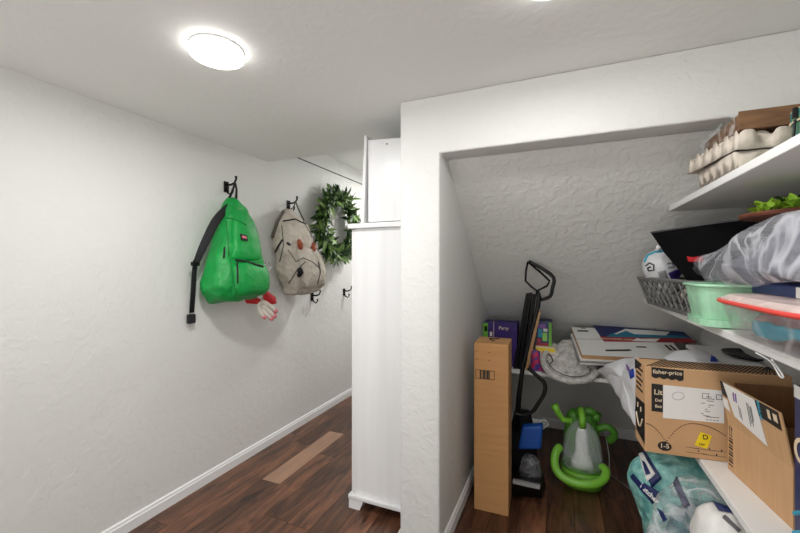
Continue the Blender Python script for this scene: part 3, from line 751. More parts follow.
for k in (0,4.5): bpoly('dark_stripe',[(664+k,345),(666.3+k,345),(673+k,350.5),(670+k,350.5)],M['ink'],0.0002)
bpoly('fold_line',[(575,338.8),(603,339.2),(603,339.6),(575,339.2)],M['greyp'],0.0002)
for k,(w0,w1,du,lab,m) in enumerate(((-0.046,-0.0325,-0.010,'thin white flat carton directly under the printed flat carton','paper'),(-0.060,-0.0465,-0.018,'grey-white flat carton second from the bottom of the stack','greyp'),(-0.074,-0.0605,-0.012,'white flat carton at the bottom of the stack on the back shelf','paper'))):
    o = build('flat_box', board(du,LB-0.03,du*0.5,DB-0.04,w0,w1), M[m], bevel=0.002); tag(o, lab, 'box')
# a storage box under the stack keeps it up, beside the mat
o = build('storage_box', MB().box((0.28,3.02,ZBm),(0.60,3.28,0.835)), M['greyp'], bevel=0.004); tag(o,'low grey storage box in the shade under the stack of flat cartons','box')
# long white box along the right wall and the black dish on it
t = thing('storage_box','long white storage box along the right wall behind the toy carton','box',(0.80,2.55,ZBm))
build('box_body', MB().box((0.715,2.06,ZBm),(0.905,2.82,1.00)), M['shelf'], t, bevel=0.006)
build('lid', MB().box((0.705,2.05,1.0005),(0.912,2.83,1.022)), M['shelf'], t, bevel=0.006)
q = P(748,356,Z=1.03)
t = thing('dish','shallow black oval dish lying on the long white storage box','dish',(q.x,q.y,1.0225))
mb = MB().loft([sring(q.x,q.y,z,a_,b_,2,36) for z,a_,b_ in ((1.0225,0.07,0.09),(1.036,0.10,0.13),(1.044,0.105,0.136),(1.040,0.095,0.124),(1.030,0.06,0.08))]); build('bowl', mb, M['black'], t, smooth=True)

# ------------------------------------------------------------------ white mailers
o = build('mailer_bag', wrinkle(MB().pillow([P(664,358,Y=2.33),P(674,352,Y=2.4),P(690,348.5,Y=2.42),P(704,350,Y=2.4),P(714,356,Y=2.36),P(719,362,Y=2.3),P(700,366,Y=2.22),P(672,366,Y=2.22)],(0,-0.4,1),0.02,0.05,nz=0.012,nsc=10),0.006,14), M['poly'], smooth=True)
o2 = tag(o,'small white plastic mailer with a blue corner lying behind the toy carton','mailer bag')
T = bvh(o); decal(T,'blue_corner',((711,356),(715,357.5),(718,362),(710,362)),M['mailb'],o,0.003,4)
t = thing('mailer_bag','large white plastic mailer drooping off the shelf corner left of the toy carton','mailer bag',(0.35,2.6,ZBm))
K = [P(597,371,Z=0.80),P(606,364,Z=0.90),P(620,359,Z=0.95),P(634,357,Z=0.96),P(646,362,Y=2.2),P(646,400,Y=2.08),P(641,432,Y=2.04),P(634,424,Y=2.1),P(619,398,Y=2.4),P(606,378,Y=2.7)]
o = build('bag_body', wrinkle(MB().pillow(K,(-0.4,-0.5,0.76),0.03,0.025,nz=0.02,nsc=9,dens=56),0.007,13), M['poly'], t, smooth=True)
T = bvh(o)
decal(T,'blue_print',((629,371),(634,369),(635,377),(631,379)),M['mailb'],t,0.004,4)
decal(T,'blue_print',((626,364),(629,367),(631,372),(628,371)),M['inkp'],t,0.004,4)

# ------------------------------------------------------------------ big toy carton
a = V((0.323,1.856,ZBm)); ux = V((0.9965,0.084,0)).normalized(); uy = V((-0.084,0.9965,0)).normalized(); uz = V((0,0,1)); W_, D_, H_ = 0.485, 0.145, 0.358
t = thing('cardboard_box','large brown printed toy carton with white shipping label on the bottom shelf','box',tuple(a+ux*W_/2+uy*D_/2))
def C3(u,v,w): return a+ux*u+uy*v+uz*w
build('carton', MB().hexa([C3(0,0,0),C3(W_,0,0),C3(W_,D_,0),C3(0,D_,0),C3(0,0,H_),C3(W_,0,H_),C3(W_,D_,H_),C3(0,D_,H_)]), M['card2'], t, bevel=0.004)
def PF(px,py,lift=0.0):   # pixel to carton's front face
    return PL(px,py,a-uy*lift,-uy)
def fpoly(name, pts, m, lift=0.0003, par=None, th=0.0008): return build(name, MB().prism([PF(*p,lift) for p in pts], -uy*th), m, par or t)
# printed name on a wavy black plaque
wav = []
for k in range(25): wav.append((651.5+32*k/24, 376.2+0.118*32*k/24+1.6*abs(math.sin(PI*4*k/24))))
lp = fpoly('logo_plaque',[(651.5,367),(683.5,370.5)]+wav[::-1],M['ink'])
text('logo_lettering','fisher-price',M['cream'],t,PF(667.4,372.8,0.0018),ux,uz,0.0225,sx=1.0)
fpoly('black_panel',[(651.5,383.5),(664,385),(664,412.5),(651.5,411)],M['ink'])
text('logo_lettering','Lit',M['cream'],t,PF(658.2,392.5,0.0018),ux,uz,0.030)
text('logo_lettering','Del',M['cream'],t,PF(658.4,400.5,0.0018),ux,uz,0.017)
text('logo_lettering','Bot',M['cream'],t,PF(658.4,406.5,0.0018),ux,uz,0.017)
lb = fpoly('shipping_label',[(663,385),(724,391),(724,423.5),(663,418)],M['paper'],0.0004)
def strokes(name, rects, m, par, PFf, xa, za, n, lift):
    mb = MB()
    for (x,y,w,h) in rects:
        P0 = PFf(x,y,lift); mb.prism([P0,P0+xa*w,P0+xa*w+za*h,P0+za*h], n*0.0005)
    return build(name, mb, m, par)
rs = random.Random(5)
rr = []
for k in range(10): rr.append((702+rs.uniform(-1,7),397+k*2.1,0.004+rs.random()*0.02,0.0022))
for k in range(4): rr.append((706+k*3.4,417+0.3*k,0.010,0.0022)); rr.append((706+k*3.4,420+0.3*k,0.008,0.0022))
rr += [(702,393.5,0.026,0.002),(702,398.6,0.026,0.002),(702,398.6,0.002,0.018),(708,399,0.002,0.018),(716,399.6,0.024,0.002),(716,395,0.022,0.002),(716,399.6,0.002,0.018),(721.6,400,0.002,0.018)]
strokes('label_print', rr, M['inkg'], t, PF, ux, uz, -uy, 0.0014)
mb = MB(); mb.tube([PF(678+6*math.cos(q_),396+4*math.sin(q_),0.002) for q_ in [k*PI/8 for k in range(16)]],0.0007,4,closed=True); build('label_print', mb, M['greyp'], t)
# dotted bouncing arc, age disc, yellow sticker, ruler marks
mb = MB()
for k in range(13):
    x = 646+19*k/12; y = 424+18*(k/12)**1.7
    P0 = PF(x,y,0.0004); mb.prism([P0,P0+ux*0.0045,P0+ux*0.0045+uz*0.003,P0+uz*0.003],-uy*0.0006)
for k in range(31):
    x = 666.5+58*k/30; y = 424+ (17*abs((k/30-0.42)/0.42)**2.1 if k/30<0.42 else 12*((k/30-0.42)/0.58)**2)
    P0 = PF(x,y,0.0004); mb.prism([P0,P0+ux*0.0045,P0+ux*0.0045+uz*0.003,P0+uz*0.003],-uy*0.0006)
build('dotted_line', mb, M['ink'], t)
c_ = PF(664.6,446.2,0.0003); build('age_disc', MB().prism([c_+ux*0.0245*math.cos(q_)+uz*0.019*math.sin(q_) for q_ in [k*PI/14 for k in range(28)]], -uy*0.0008), M['ink'], t)
text('age_lettering','1-5',M['cream'],t,PF(664.6,446.2,0.002),ux,uz,0.026)
ys_ = fpoly('yellow_sticker',[(700.5,432),(712,436),(707,449),(694.5,445)],M['yellow'],0.0004)
text('sticker_lettering','D',M['ink'],t,PF(705.5,437.5,0.0018),ux+uz*0.2,uz-ux*0.2,0.026)
text('sticker_lettering','No',M['ink'],t,PF(702,444.5,0.0018),ux+uz*0.2,uz-ux*0.2,0.014)
rr = [(686,449.2,0.165,0.0015),(686,453.4,0.165,0.0015)]
strokes('ruler_lines',[(686,447.2,0.045,0.0012),(694,448.5,0.045,0.0012),(702,449.5,0.05,0.0012),(711,450.5,0.05,0.0012),(686,452,0.045,0.0012),(694,453,0.045,0.0012),(702,454.4,0.05,0.0012),(711,455.6,0.05,0.0012),(698,452,0.003,0.008),(709,450,0.003,0.008),(721,452,0.004,0.009),(716,456,0.004,0.008)], M['ink'], t, PF, ux, uz, -uy, 0.0004)
# left side panel: black smile print and small lettering
def S3(v,w,l=0.0004): return C3(-l,v,w)
side = []
build('smile_panel', MB().prism([S3(0.002,0.03),S3(0.12,0.045),S3(0.145,0.12),S3(0.13,0.19),S3(0.002,0.20)],-ux*0.0008), M['ink'], t)
mb = MB().tube([S3(0.118-0.09*k/8,0.125-0.045*math.sin(PI*k/8),0.0016) for k in range(9)],0.0035,6)
mb.tube([S3(0.095,0.155,0.0016),S3(0.095,0.175,0.0016)],0.003,6); mb.tube([S3(0.05,0.15,0.0016),S3(0.05,0.17,0.0016)],0.003,6); build('smile_line', mb, M['cream'], t)
mb = MB()
for k in range(5):
    z_ = 0.235+0.022*k; p = S3(0.125,z_); q_ = S3(0.03+0.02*(k%2),z_); mb.prism([p,q_,q_+uz*0.009,p+uz*0.009],-ux*0.0007)
build('side_lettering', mb, M['ink'], t)
build('corner_print', MB().prism([S3(0.148,0.31),S3(0.05,0.345),S3(0.05,0.356),S3(0.148,0.356)],-ux*0.0007), M['ink'], t)
# black slanted stripes on the top
mb = MB()
n_ = 32
for k in range(n_):
    u = 0.004+ (W_-0.03)*k/n_
    p = [C3(u,0.004,H_+0.0003),C3(u+0.0065,0.004,H_+0.0003),C3(min(u+0.107,W_-0.003),D_-0.004,H_+0.0003),C3(min(u+0.098,W_-0.006),D_-0.004,H_+0.0003)]
    mb.prism(p, uz*0.0007)
build('stripe_print', mb, M['ink'], t)

# ------------------------------------------------------------------ second carton with raised flap
b0 = V((0.590,1.830,ZBm)); b1 = V((0.628,1.475,ZBm))
uy = (b1-b0).normalized(); ux2 = V((-uy.y,uy.x,0))    # uy runs towards the camera, ux2 into the shelf
if ux2.x < 0: ux2 = -ux2
Lb = (b1-b0).length; Hb = 0.180
t = thing('cardboard_box','open brown carton with a raised labelled flap at the shelf edge','box',tuple(b0+uy*Lb/2+ux2*0.11))
def B3(u,v,w): return b0+uy*u+ux2*v+uz*w
Wb = 0.235; k = 0.005
mb = MB().hexa([B3(0,0,0),B3(Lb,0,0),B3(Lb,Wb,0),B3(0,Wb,0),B3(0,0,k),B3(Lb,0,k),B3(Lb,Wb,k),B3(0,Wb,k)])
mb.hexa([B3(0,0,k),B3(Lb,0,k),B3(Lb,k,k),B3(0,k,k),B3(0,0,Hb),B3(Lb,0,Hb),B3(Lb,k,Hb),B3(0,k,Hb)])
mb.hexa([B3(0,Wb-k,k),B3(Lb,Wb-k,k),B3(Lb,Wb,k),B3(0,Wb,k),B3(0,Wb-k,Hb),B3(Lb,Wb-k,Hb),B3(Lb,Wb,Hb),B3(0,Wb,Hb)])
mb.hexa([B3(0,k,k),B3(k,k,k),B3(k,Wb-k,k),B3(0,Wb-k,k),B3(0,k,Hb),B3(k,k,Hb),B3(k,Wb-k,Hb),B3(0,Wb-k,Hb)])
mb.hexa([B3(Lb-k,k,k),B3(Lb,k,k),B3(Lb,Wb-k,k),B3(Lb-k,Wb-k,k),B3(Lb-k,k,Hb),B3(Lb,k,Hb),B3(Lb,Wb-k,Hb),B3(Lb-k,Wb-k,Hb)])
build('carton', mb, M['card2'], t)
fl = 0.158; lean = -0.026
fw = (ux2*lean+uz*fl)
flap = build('flap', MB().hexa([B3(0,0,Hb),B3(Lb,0,Hb),B3(Lb,k,Hb),B3(0,k,Hb),B3(0,0,Hb)+fw,B3(Lb-0.01,0,Hb)+fw,B3(Lb-0.01,k,Hb)+fw,B3(0,k,Hb)+fw]), M['card2'], t)
build('flap', MB().hexa([B3(0.001,0.01,Hb),B3(0.001,Wb-0.01,Hb),B3(k,Wb-0.01,Hb),B3(k,0.01,Hb),B3(0.001,0.02,Hb+0.15),B3(0.001,Wb-0.01,Hb+0.15),B3(k,Wb-0.01,Hb+0.15),B3(k,0.02,Hb+0.15)]), M['cardin'], t)
build('flap', MB().hexa([B3(0.006,Wb-k,Hb),B3(Lb,Wb-k,Hb),B3(Lb,Wb,Hb),B3(0.006,Wb,Hb),B3(0.006,Wb+0.01,Hb+0.12),B3(Lb,Wb+0.01,Hb+0.12),B3(Lb,Wb+k+0.01,Hb+0.12),B3(0.006,Wb+k+0.01,Hb+0.12)]), M['cardin'], t)
fn = fw.normalized(); fnn = uy.cross(fn).normalized()
if fnn.dot(ux2) > 0: fnn = -fnn
def PG(px,py,lift=0.0): return PL(px,py,B3(0,0,Hb)+fnn*lift,fnn)
def gpoly(name, pts, m, lift=0.0003, par=None): return build(name, MB().prism([PG(*p,lift) for p in pts], fnn*0.0007), m, par or t)
def FG(u,w,l): return B3(u*1.08,0,Hb)+fn*w*1.24+fnn*l       # u along, w up the flap
gp = lambda nm, c, m, l=0.0003: build(nm, MB().prism([FG(u,w,l) for u,w in c], fnn*0.0007), m, t)
gp('black_tape',[(0.0,0.128),(0.0,0.085),(0.03,0.080),(0.07,0.128)],M['ink'])
gp('black_tape',[(0.15,0.128),(0.15,0.088),(0.315,0.083),(0.314,0.128)],M['ink'])
gp('shipping_label',[(0.022,0.127),(0.060,0.035),(0.228,0.012),(0.205,0.127)],M['paper'],0.0011)
gp('small_label',[(0.0,0.075),(0.0,0.045),(0.035,0.04),(0.03,0.075)],M['paper'],0.0011)
mb = MB()
for u0_,w0_,w1_ in ((0.155,0.04,0.105),(0.163,0.05,0.105),(0.171,0.045,0.10),(0.177,0.06,0.1),(0.10,0.045,0.08),(0.108,0.04,0.075)):
    mb.prism([FG(u0_,w0_,0.002),FG(u0_+0.0035,w0_,0.002),FG(u0_+0.0035,w1_,0.002),FG(u0_,w1_,0.002)], fnn*0.0004)
build('label_print', mb, M['inkg'], t)
mb = MB()
for u0_ in (0.075,0.088): mb.prism([FG(u0_,0.085,0.002),FG(u0_+0.008,0.085,0.002),FG(u0_+0.014,0.115,0.002),FG(u0_+0.004,0.11,0.002)], fnn*0.0004)
build('label_print', mb, M['inkp'], t)
text('tape_lettering','prime',M['cyan'],t,FG(0.222,0.105,0.0018),fn,-uy,0.026)
build('tape_lettering', MB().prism([FG(0.262,0.098,0.0014),FG(0.275,0.096,0.0014),FG(0.275,0.120,0.0014),FG(0.262,0.120,0.0014)],fnn*0.0005), M['cream'], t)
build('tape_lettering', MB().prism([FG(0.288,0.100,0.0014),FG(0.306,0.098,0.0014),FG(0.306,0.118,0.0014),FG(0.288,0.118,0.0014)],fnn*0.0005), M['cream'], t)
sn = -ux2
def SG(u,w,l=0.0003): return b0+uy*u+sn*l+uz*w
mb = MB()
for u0_ in (0.012,0.026): mb.prism([SG(u0_,0.140),SG(u0_+0.003,0.140),SG(u0_+0.003,0.163),SG(u0_,0.163)], sn*0.0005); mb.prism([SG(u0_-0.003,0.158),SG(u0_+0.006,0.158),SG(u0_+0.0015,0.171)], sn*0.0005)
mb.prism([SG(0.008,0.133),SG(0.034,0.133),SG(0.034,0.136),SG(0.008,0.136)], sn*0.0005)
build('arrow_symbol', mb, M['ink'], t); mb = MB()
for k_ in range(9): mb.prism([SG(0.008,0.02+0.0125*k_),SG(0.036,0.02+0.0125*k_),SG(0.036,0.025+0.0125*k_+0.003*(k_%2)),SG(0.008,0.025+0.0125*k_+0.003*(k_%2))], sn*0.0005)
build('barcode', mb, M['ink'], t)
# navy packaging at the frame's right edge
q0 = P(795,533,Z=ZBm)
X_, Y_ = 0.611, 1.43
t = thing('product_box','tall navy blue printed box standing nearest on the bottom shelf','box',(X_+0.1,Y_-0.14,ZBm))
build('carton', MB().box((X_,Y_-0.30,ZBm),(X_+0.22,Y_,1.165)), M['navy'], t, bevel=0.003)
build('lid_band', MB().box((X_-0.0012,Y_-0.2995,1.13),(X_-0.0001,Y_-0.001,1.1648)), M['paper'], t)
text('box_lettering','O',M['cream'],t,(X_-0.0012,Y_-0.04,0.985),(0,-1,0),(0,0,1),0.10)
for z_ in (0.745,0.80): build('cyan_print', MB().tube([(X_-0.0015,Y_-0.005,z_),(X_-0.0015,Y_-0.05,z_+0.03),(X_-0.0015,Y_-0.12,z_+0.01)],0.006,6), M['cyan'], t)

# ------------------------------------------------------------------ bags under the bottom shelf
def bagloft(prof, e=2.4, N=48, amp=0.02, sc=7, seed=1, rot=0):
    mb = MB().loft([sring(cx_,cy_,z,a_,b_,e,N,rot) for z,cx_,cy_,a_,b_ in prof])
    bmesh.ops.subdivide_edges(mb.bm, edges=[e_ for e_ in mb.bm.edges if abs(e_.verts[0].co.z-e_.verts[1].co.z)>0.001], cuts=2)
    wrinkle(mb, amp, sc, seed); wrinkle(mb, amp*0.4, sc*3, seed+5)
    zm = min(z for z,*_ in prof)
    for v in mb.bm.verts: v.co.z = max(v.co.z, 0.002)
    return mb
t = thing('shopping_bag','large teal printed plastic bag on the floor under the bottom shelf','bag',(0.45,1.95,0))
mb = bagloft([(0.004,0.52,2.075,0.10,0.12),(0.03,0.52,2.075,0.13,0.15),(0.15,0.52,2.075,0.15,0.17),(0.30,0.54,2.075,0.18,0.18),(0.42,0.53,2.075,0.225,0.185),(0.50,0.53,2.075,0.245,0.18),(0.58,0.55,2.075,0.225,0.17),(0.64,0.57,2.075,0.195,0.16),(0.672,0.59,2.075,0.12,0.10)], amp=0.026, sc=9, seed=21)
o = build('bag_body', mb, M['tealbag'], t, smooth=True, sub=1)
T = bvh(o)
M['tealpat'] = M['tealbag']
decal(T,'navy_band',((631,477),(634,474),(657,499),(653,504)),M['navy'],t,0.005,8)
decal(T,'navy_band',((640,488),(645,483),(660,492),(657,503)),M['navy'],t,0.004,6)
decal(T,'navy_motif',((638,452),(646,452),(662,478),(652,488)),M['navy'],t,0.004,8)
decal(T,'white_motif',((640,455),(644,454),(656,474),(648,482)),M['paper'],t,0.008,6)
decal(T,'navy_motif',((644,462),(647,464),(652,474),(648,476)),M['navy'],t,0.012,5)
h0 = hit(T,636.5,481,0.01); h1 = hit(T,651,496,0.01)
if h0 and h1:
    d = (h1-h0); n_ = V((-0.6,-0.8,0.1)).normalized(); d.normalize(); ya = n_.cross(d).normalized()
    hc = hit(T,650,493,0.012)
    text('bag_lettering','Fetcher',M['paper'],t,hc,d,ya,0.030,depth=0.004)
t = thing('plastic_bag','clear crinkled plastic bag with dark print under the bottom shelf','bag',(0.5,1.6,0))
mb = bagloft([(0.004,0.50,1.80,0.10,0.07),(0.03,0.49,1.80,0.12,0.085),(0.22,0.47,1.80,0.135,0.095),(0.40,0.46,1.80,0.135,0.09),(0.52,0.47,1.81,0.12,0.08),(0.60,0.49,1.81,0.11,0.07),(0.66,0.50,1.81,0.06,0.045)], amp=0.022, sc=10, seed=9)
o = build('bag_body', mb, M['wrap'], t, smooth=True, sub=1)
M['tealcon'] = mat('teal_packages', (104,168,166), 0.6, var=((48,92,104),9,(1,1,1),0.15))
build('contents', bagloft([(0.006,0.50,1.80,0.08,0.05),(0.2,0.48,1.80,0.105,0.07),(0.40,0.47,1.80,0.105,0.065),(0.52,0.48,1.81,0.08,0.05),(0.57,0.50,1.81,0.05,0.04)],amp=0.018,seed=31), M['tealcon'], t, smooth=True)
T = bvh(o)
decal(T,'dark_print',((668,470),(673,468),(690,505),(684,508)),M['cloth_d'],t,0.004,8)
decal(T,'dark_print',((658,508),(664,512),(668,520),(664,522)),M['navy'],t,0.004,5)
decal(T,'dark_print',((692,462),(704,466),(700,472),(690,470)),M['navy'],t,0.004,5)
t = thing('grocery_bag','white plastic bag with navy print, nearest on the floor under the shelf','bag',(0.44,1.33,0))
mb = bagloft([(0.004,0.53,1.56,0.08,0.09),(0.03,0.53,1.56,0.10,0.11),(0.2,0.53,1.56,0.115,0.12),(0.45,0.525,1.57,0.115,0.12),(0.58,0.52,1.58,0.105,0.11),(0.65,0.51,1.60,0.075,0.08),(0.682,0.50,1.61,0.03,0.04)], amp=0.010, sc=9, seed=44)
M['bagw'] = mat('bag_white', (222,220,216), 0.4, bump=(9,0.7,0.02))
o = build('bag_body', mb, M['bagw'], t, smooth=True, sub=1)
T = bvh(o)
decal(T,'navy_print',((711,500),(722,500),(737,515),(718,511)),M['navy'],t,0.005,8)
decal(T,'navy_lettering',((722,518),(725,516),(741,531),(738,533)),M['inkg'],t,0.005,6)

# ------------------------------------------------------------------ portable spot cleaner
c0 = V((0.135,2.93,0))
t = thing('spot_cleaner','small lime green portable carpet cleaner with clear tank on the closet floor','carpet cleaner',(0.135,2.93,0))
build('base', MB().loft([sring(c0.x,c0.y-0.01,z,a_,b_,2.6,40) for z,a_,b_ in ((0.003,0.12,0.125),(0.05,0.13,0.15),(0.10,0.137,0.155),(0.115,0.132,0.15))]), M['lime'], t, smooth=True)
tk = V((0.135,2.895,0))
pts = [(0.115,0.125),(0.17,0.128),(0.25,0.124),(0.31,0.112),(0.36,0.092),(0.40,0.064),(0.42,0.04)]
build('tank', MB().loft([sring(tk.x,tk.y+ (z-0.1)*0.06,z,r,r*0.78,2.4,40) for z,r in pts]), M['tank'], t, smooth=True)
build('inner_column', MB().loft([sring(tk.x-0.002,tk.y,z,r,r*0.7,3,24) for z,r in ((0.117,0.07),(0.16,0.066),(0.19,0.055),(0.22,0.042),(0.34,0.038),(0.38,0.028),(0.395,0.012))]), M['whitep'], t, smooth=True)
build('tank_rim', MB().tube([(tk.x+0.129*math.cos(a_),tk.y+0.101*math.sin(a_),0.118) for a_ in [k*2*PI/36 for k in range(36)]],0.006,6,closed=True), M['limed'], t, smooth=True)
build('back_housing', MB().loft([sring(c0.x,3.03,z,a_,b_,3,36) for z,a_,b_ in ((0.116,0.12,0.05),(0.3,0.115,0.05),(0.42,0.10,0.045),(0.46,0.07,0.035))]), M['limed'], t, smooth=True)
build('handle', MB().tube([(0.135,2.87,0.40),(0.135,2.86,0.45),(0.132,2.92,0.49),(0.13,3.0,0.475)],[0.022,0.021,0.024,0.026],10), M['lime'], t, smooth=True)
build('spray_nozzle', MB().tube([P(572,421,Y=2.9),P(563,420,Y=2.9),P(557,411,Y=2.9),P(554,404.5,Y=2.9)],[0.018,0.02,0.022,0.028],10), M['lime'], t, smooth=True)
build('cap', MB().tube([P(596,420,Y=2.97),P(597,414,Y=2.97)],[0.03,0.022],12), M['limed'], t, smooth=True)
build('hose_clip', MB().tube([P(575,414,Y=3.0),P(590,411,Y=3.0),P(600,417,Y=3.0)],[0.03,0.03,0.025],10), M['limed'], t, smooth=True)
hz = 0.035
hose = [P(560,447,Y=2.84),P(556,452,Y=2.80),P(554.5,462,Y=2.76),P(557,471,Y=2.73),P(564,478,Y=2.71),P(574,482.5,Y=2.70),P(586,484.5,Y=2.70),P(598,483,Y=2.72),P(604.5,478,Y=2.76),P(606,471,Y=2.80),P(602,467,Y=2.84)]
hose = smoothp(hose)
build('hose', MB().tube(hose,[0.026+0.0012*(i%2) for i in range(len(hose))],14), M['lime'], t, smooth=True)
hz2 = smoothp([P(598,429,Y=2.98),P(606,427,Y=2.97),P(613,431,Y=2.97),P(614,437,Y=2.98),P(609,441,Y=3.0)])
build('hose', MB().tube(hz2,0.024,12), M['limed'], t, smooth=True)
o = build('power_cord', MB().tube(smoothp([P(605,433,Y=3.02),P(609,455,Y=2.95),P(610,474,Y=2.87),P(618,480,Z=0.006),P(626,486,Z=0.006),P(634,492,Z=0.006)]),0.003,6), M['greyp'], t, smooth=True)

# ------------------------------------------------------------------ upright carpet cleaner
t = thing('upright_cleaner','black upright carpet cleaner with blue tank behind the tall brown box','carpet cleaner',(-0.2,2.68,0))
YU = 2.64
U = lambda px,py,y=YU: P(px,py,Y=y)
hexo = smoothp([U(528.5,261.5),U(541,268),U(553.5,277.5),U(552.5,288),U(550,296.5),U(541,300)],3)
build('handle_grip', MB().tube(hexo,0.0115,10), M['black'], t, smooth=True)
build('handle_grip', MB().tube([U(528,261.5),U(526,271),U(525.5,281),U(531,286.5),U(537,291),U(547,286),U(549.5,281),U(540,272),U(529,263)],0.0065,8), M['blackm'], t, smooth=True)
build('handle_pole', MB().tube([U(537,291),U(539,297),U(538,306),U(535,318),U(530,338),U(523,365),U(519,395),U(517,430,YU+0.02)],[0.012,0.016,0.015,0.013,0.013,0.014,0.016,0.02],10), M['black'], t, smooth=True)
dl = smoothp([U(528,368),U(536,375),U(544.5,383.5),U(544,394),U(538,404),U(531,413),U(520,415),U(514,412)],3)
build('carry_loop', MB().tube(dl,0.0125,10), M['black'], t, smooth=True)
build('motor_housing', MB().loft([sring(-0.245,2.74,z,a_,b_,3,32) for z,a_,b_ in ((0.09,0.10,0.07),(0.25,0.095,0.07),(0.40,0.075,0.055),(0.50,0.05,0.04))]), M['blackm'], t, smooth=True)
bt = [P(522,427,Y=2.63),P(543,426,Y=2.63),P(541,450,Y=2.63),P(518,450,Y=2.63)]
build('blue_tank', MB().hexa([bt[3],bt[2],bt[2]+V((0,0.07,0)),bt[3]+V((0,0.07,0)),bt[0],bt[1],bt[1]+V((0,0.07,0)),bt[0]+V((0,0.07,0))]), M['blue'], t, bevel=0.015, segs=4)
ct = V(P(530,470,Y=2.57))
build('clear_window', MB().loft([sring(ct.x,2.60,z,a_,b_,2.6,28) for z,a_,b_ in ((0.10,0.07,0.05),(0.17,0.07,0.05),(0.24,0.055,0.04),(0.27,0.03,0.02))]), film('dark_tank',(120,120,124),0.3,0.8,14,0.1), t, smooth=True)
build('nozzle_foot', MB().hexa([P(513,496,Z=0.004),P(542,499,Z=0.004),(-0.09,2.75,0.004),(-0.32,2.75,0.004),P(513,478,Y=2.48),P(541,483,Y=2.48),(-0.11,2.72,0.11),(-0.31,2.72,0.11)]), M['black'], t, bevel=0.01, segs=3)
f0 = P(512.5,484,Y=2.455); f1 = P(540,490,Y=2.455); build('front_bar', MB().hexa([f0,f1,f1+V((0,0.03,0)),f0+V((0,0.03,0)),f0+V((0,0,0.02)),f1+V((0,0,0.02)),f1+V((0,0.03,0.02)),f0+V((0,0.03,0.02))]), M['greyp'], t, bevel=0.003)
o = build('plastic_wrapper', wrinkle(MB().pillow([P(514,420,Y=2.86),P(530,419,Y=2.86),P(546,419,Y=2.86),P(551,425,Y=2.86),P(545,430,Y=2.86),P(530,430,Y=2.86),P(522,455,Y=2.86),P(514,455,Y=2.86)],(0,-1,0.2),0.03,0.03,nz=0.02),0.01,15), M['wrap'], smooth=True)
tag(o,'crumpled clear plastic wrapper behind the upright cleaner\'s blue tank','wrapper')

# ------------------------------------------------------------------ middle shelf things
# lattice basket
t = thing('storage_basket','grey lattice plastic basket at the far end of the middle shelf','basket',(0.66,2.28,ZM))
cor_t = [V((0.428,2.66,1.432)),V((0.512,1.93,1.432)),V((0.86,1.97,1.432)),V((0.80,2.64,1.432))]
cor_b = [V((0.468,2.58,ZM+0.001)),V((0.505,1.97,ZM+0.001)),V((0.82,2.03,ZM+0.001)),V((0.77,2.56,ZM+0.001))]
build('rim', MB().tube([c.copy() for c in smoothp(cor_t+[cor_t[0]],1)][:4],0.009,8,closed=True), M['wire'], t, smooth=False)
mb = MB()
for s_ in range(4):
    A0,A1,B0,B1 = cor_t[s_],cor_t[(s_+1)%4],cor_b[s_],cor_b[(s_+1)%4]
    n_ = max(4,int((A1-A0).length/0.075))
    def Q(u,v): return (A0.lerp(A1,u)).lerp(B0.lerp(B1,u),v)
    for k in range(n_):
        for v_ in range(2):
            u0_,u1_ = k/n_,(k+1)/n_; v0_,v1_ = v_*0.45,(v_+1)*0.45
            mb.tube([Q(u0_,v0_),Q(u1_,v1_)],0.0055,5); mb.tube([Q(u1_,v0_),Q(u0_,v1_)],0.0055,5)
    mb.tube([Q(0,0.9),Q(1,0.9)],0.004,5); mb.tube([Q(0,0),Q(0,1)],0.005,5)
build('lattice_wall', mb, M['wire'], t)
bt = [c.lerp(d,0.9) for c,d in zip(cor_t,cor_b)]
build('solid_base', MB().hexa([cor_b[3],cor_b[2],cor_b[1],cor_b[0],bt[3],bt[2],bt[1],bt[0]]), M['wire'], t)
c_ = V((0.60,2.12,1.345)); o = build('paper_bundle', wrinkle(MB().pillow([(0.57,2.22,1.345),(0.66,2.22,1.345),(0.70,2.3,1.345),(0.64,2.40,1.345),(0.555,2.38,1.345)],(0,0,1),0.05,0.045,nz=0.03,nsc=16),0.008,25), M['pulp'], smooth=True)
tag(o,'crumpled cream paper bundle seen through the basket lattice','paper')
# white printed package with blue trim
c_ = V((0.517,2.50,1.500))
t = thing('toy_package','round white printed package with a blue rim sitting in the lattice basket','package',(0.552,2.52,1.29))
mb = MB().loft([sring(c_.x,c_.y,c_.z+z,r*0.92,r,2.2,32) for z,r in ((-0.19,0.03),(-0.17,0.05),(-0.08,0.066),(-0.03,0.105),(0.02,0.108),(0.06,0.090),(0.085,0.055),(0.093,0.03))]); wrinkle(mb,0.008,18,2)
o = build('package_body', mb, M['poly'], t, smooth=True, sub=1)
T = bvh(o)
zip_([(645,262),(648,256),(655,252.5),(663,251.5),(672,253),(679,256)],0.006,'blue_rim',M['cyan'],t,T)
decal(T,'purple_patch',((668,273),(680,268),(684,278),(672,281)),M['purple'],t,0.004,5)
zip_([(646,266),(650,263),(654,265),(654,270),(649,271),(648,268),(651,267)],0.0035,'black_swirl',M['ink'],t,T,sub=3)
zip_([(667,264),(672,263),(674,267),(668,268)],0.003,'grey_swirl',M['inkg'],t,T,sub=3)
decal(T,'grey_patch',((658,272),(665,270),(668,278),(660,280)),M['greyp'],t,0.004,4)
q = P(658,250.5,Y=2.43); build('top_knot', MB().tube([q,q+V((0,0,0.02)),q+V((0.03,0,0.012))],[0.014,0.012,0.006],8), M['whitep'], t, smooth=True)
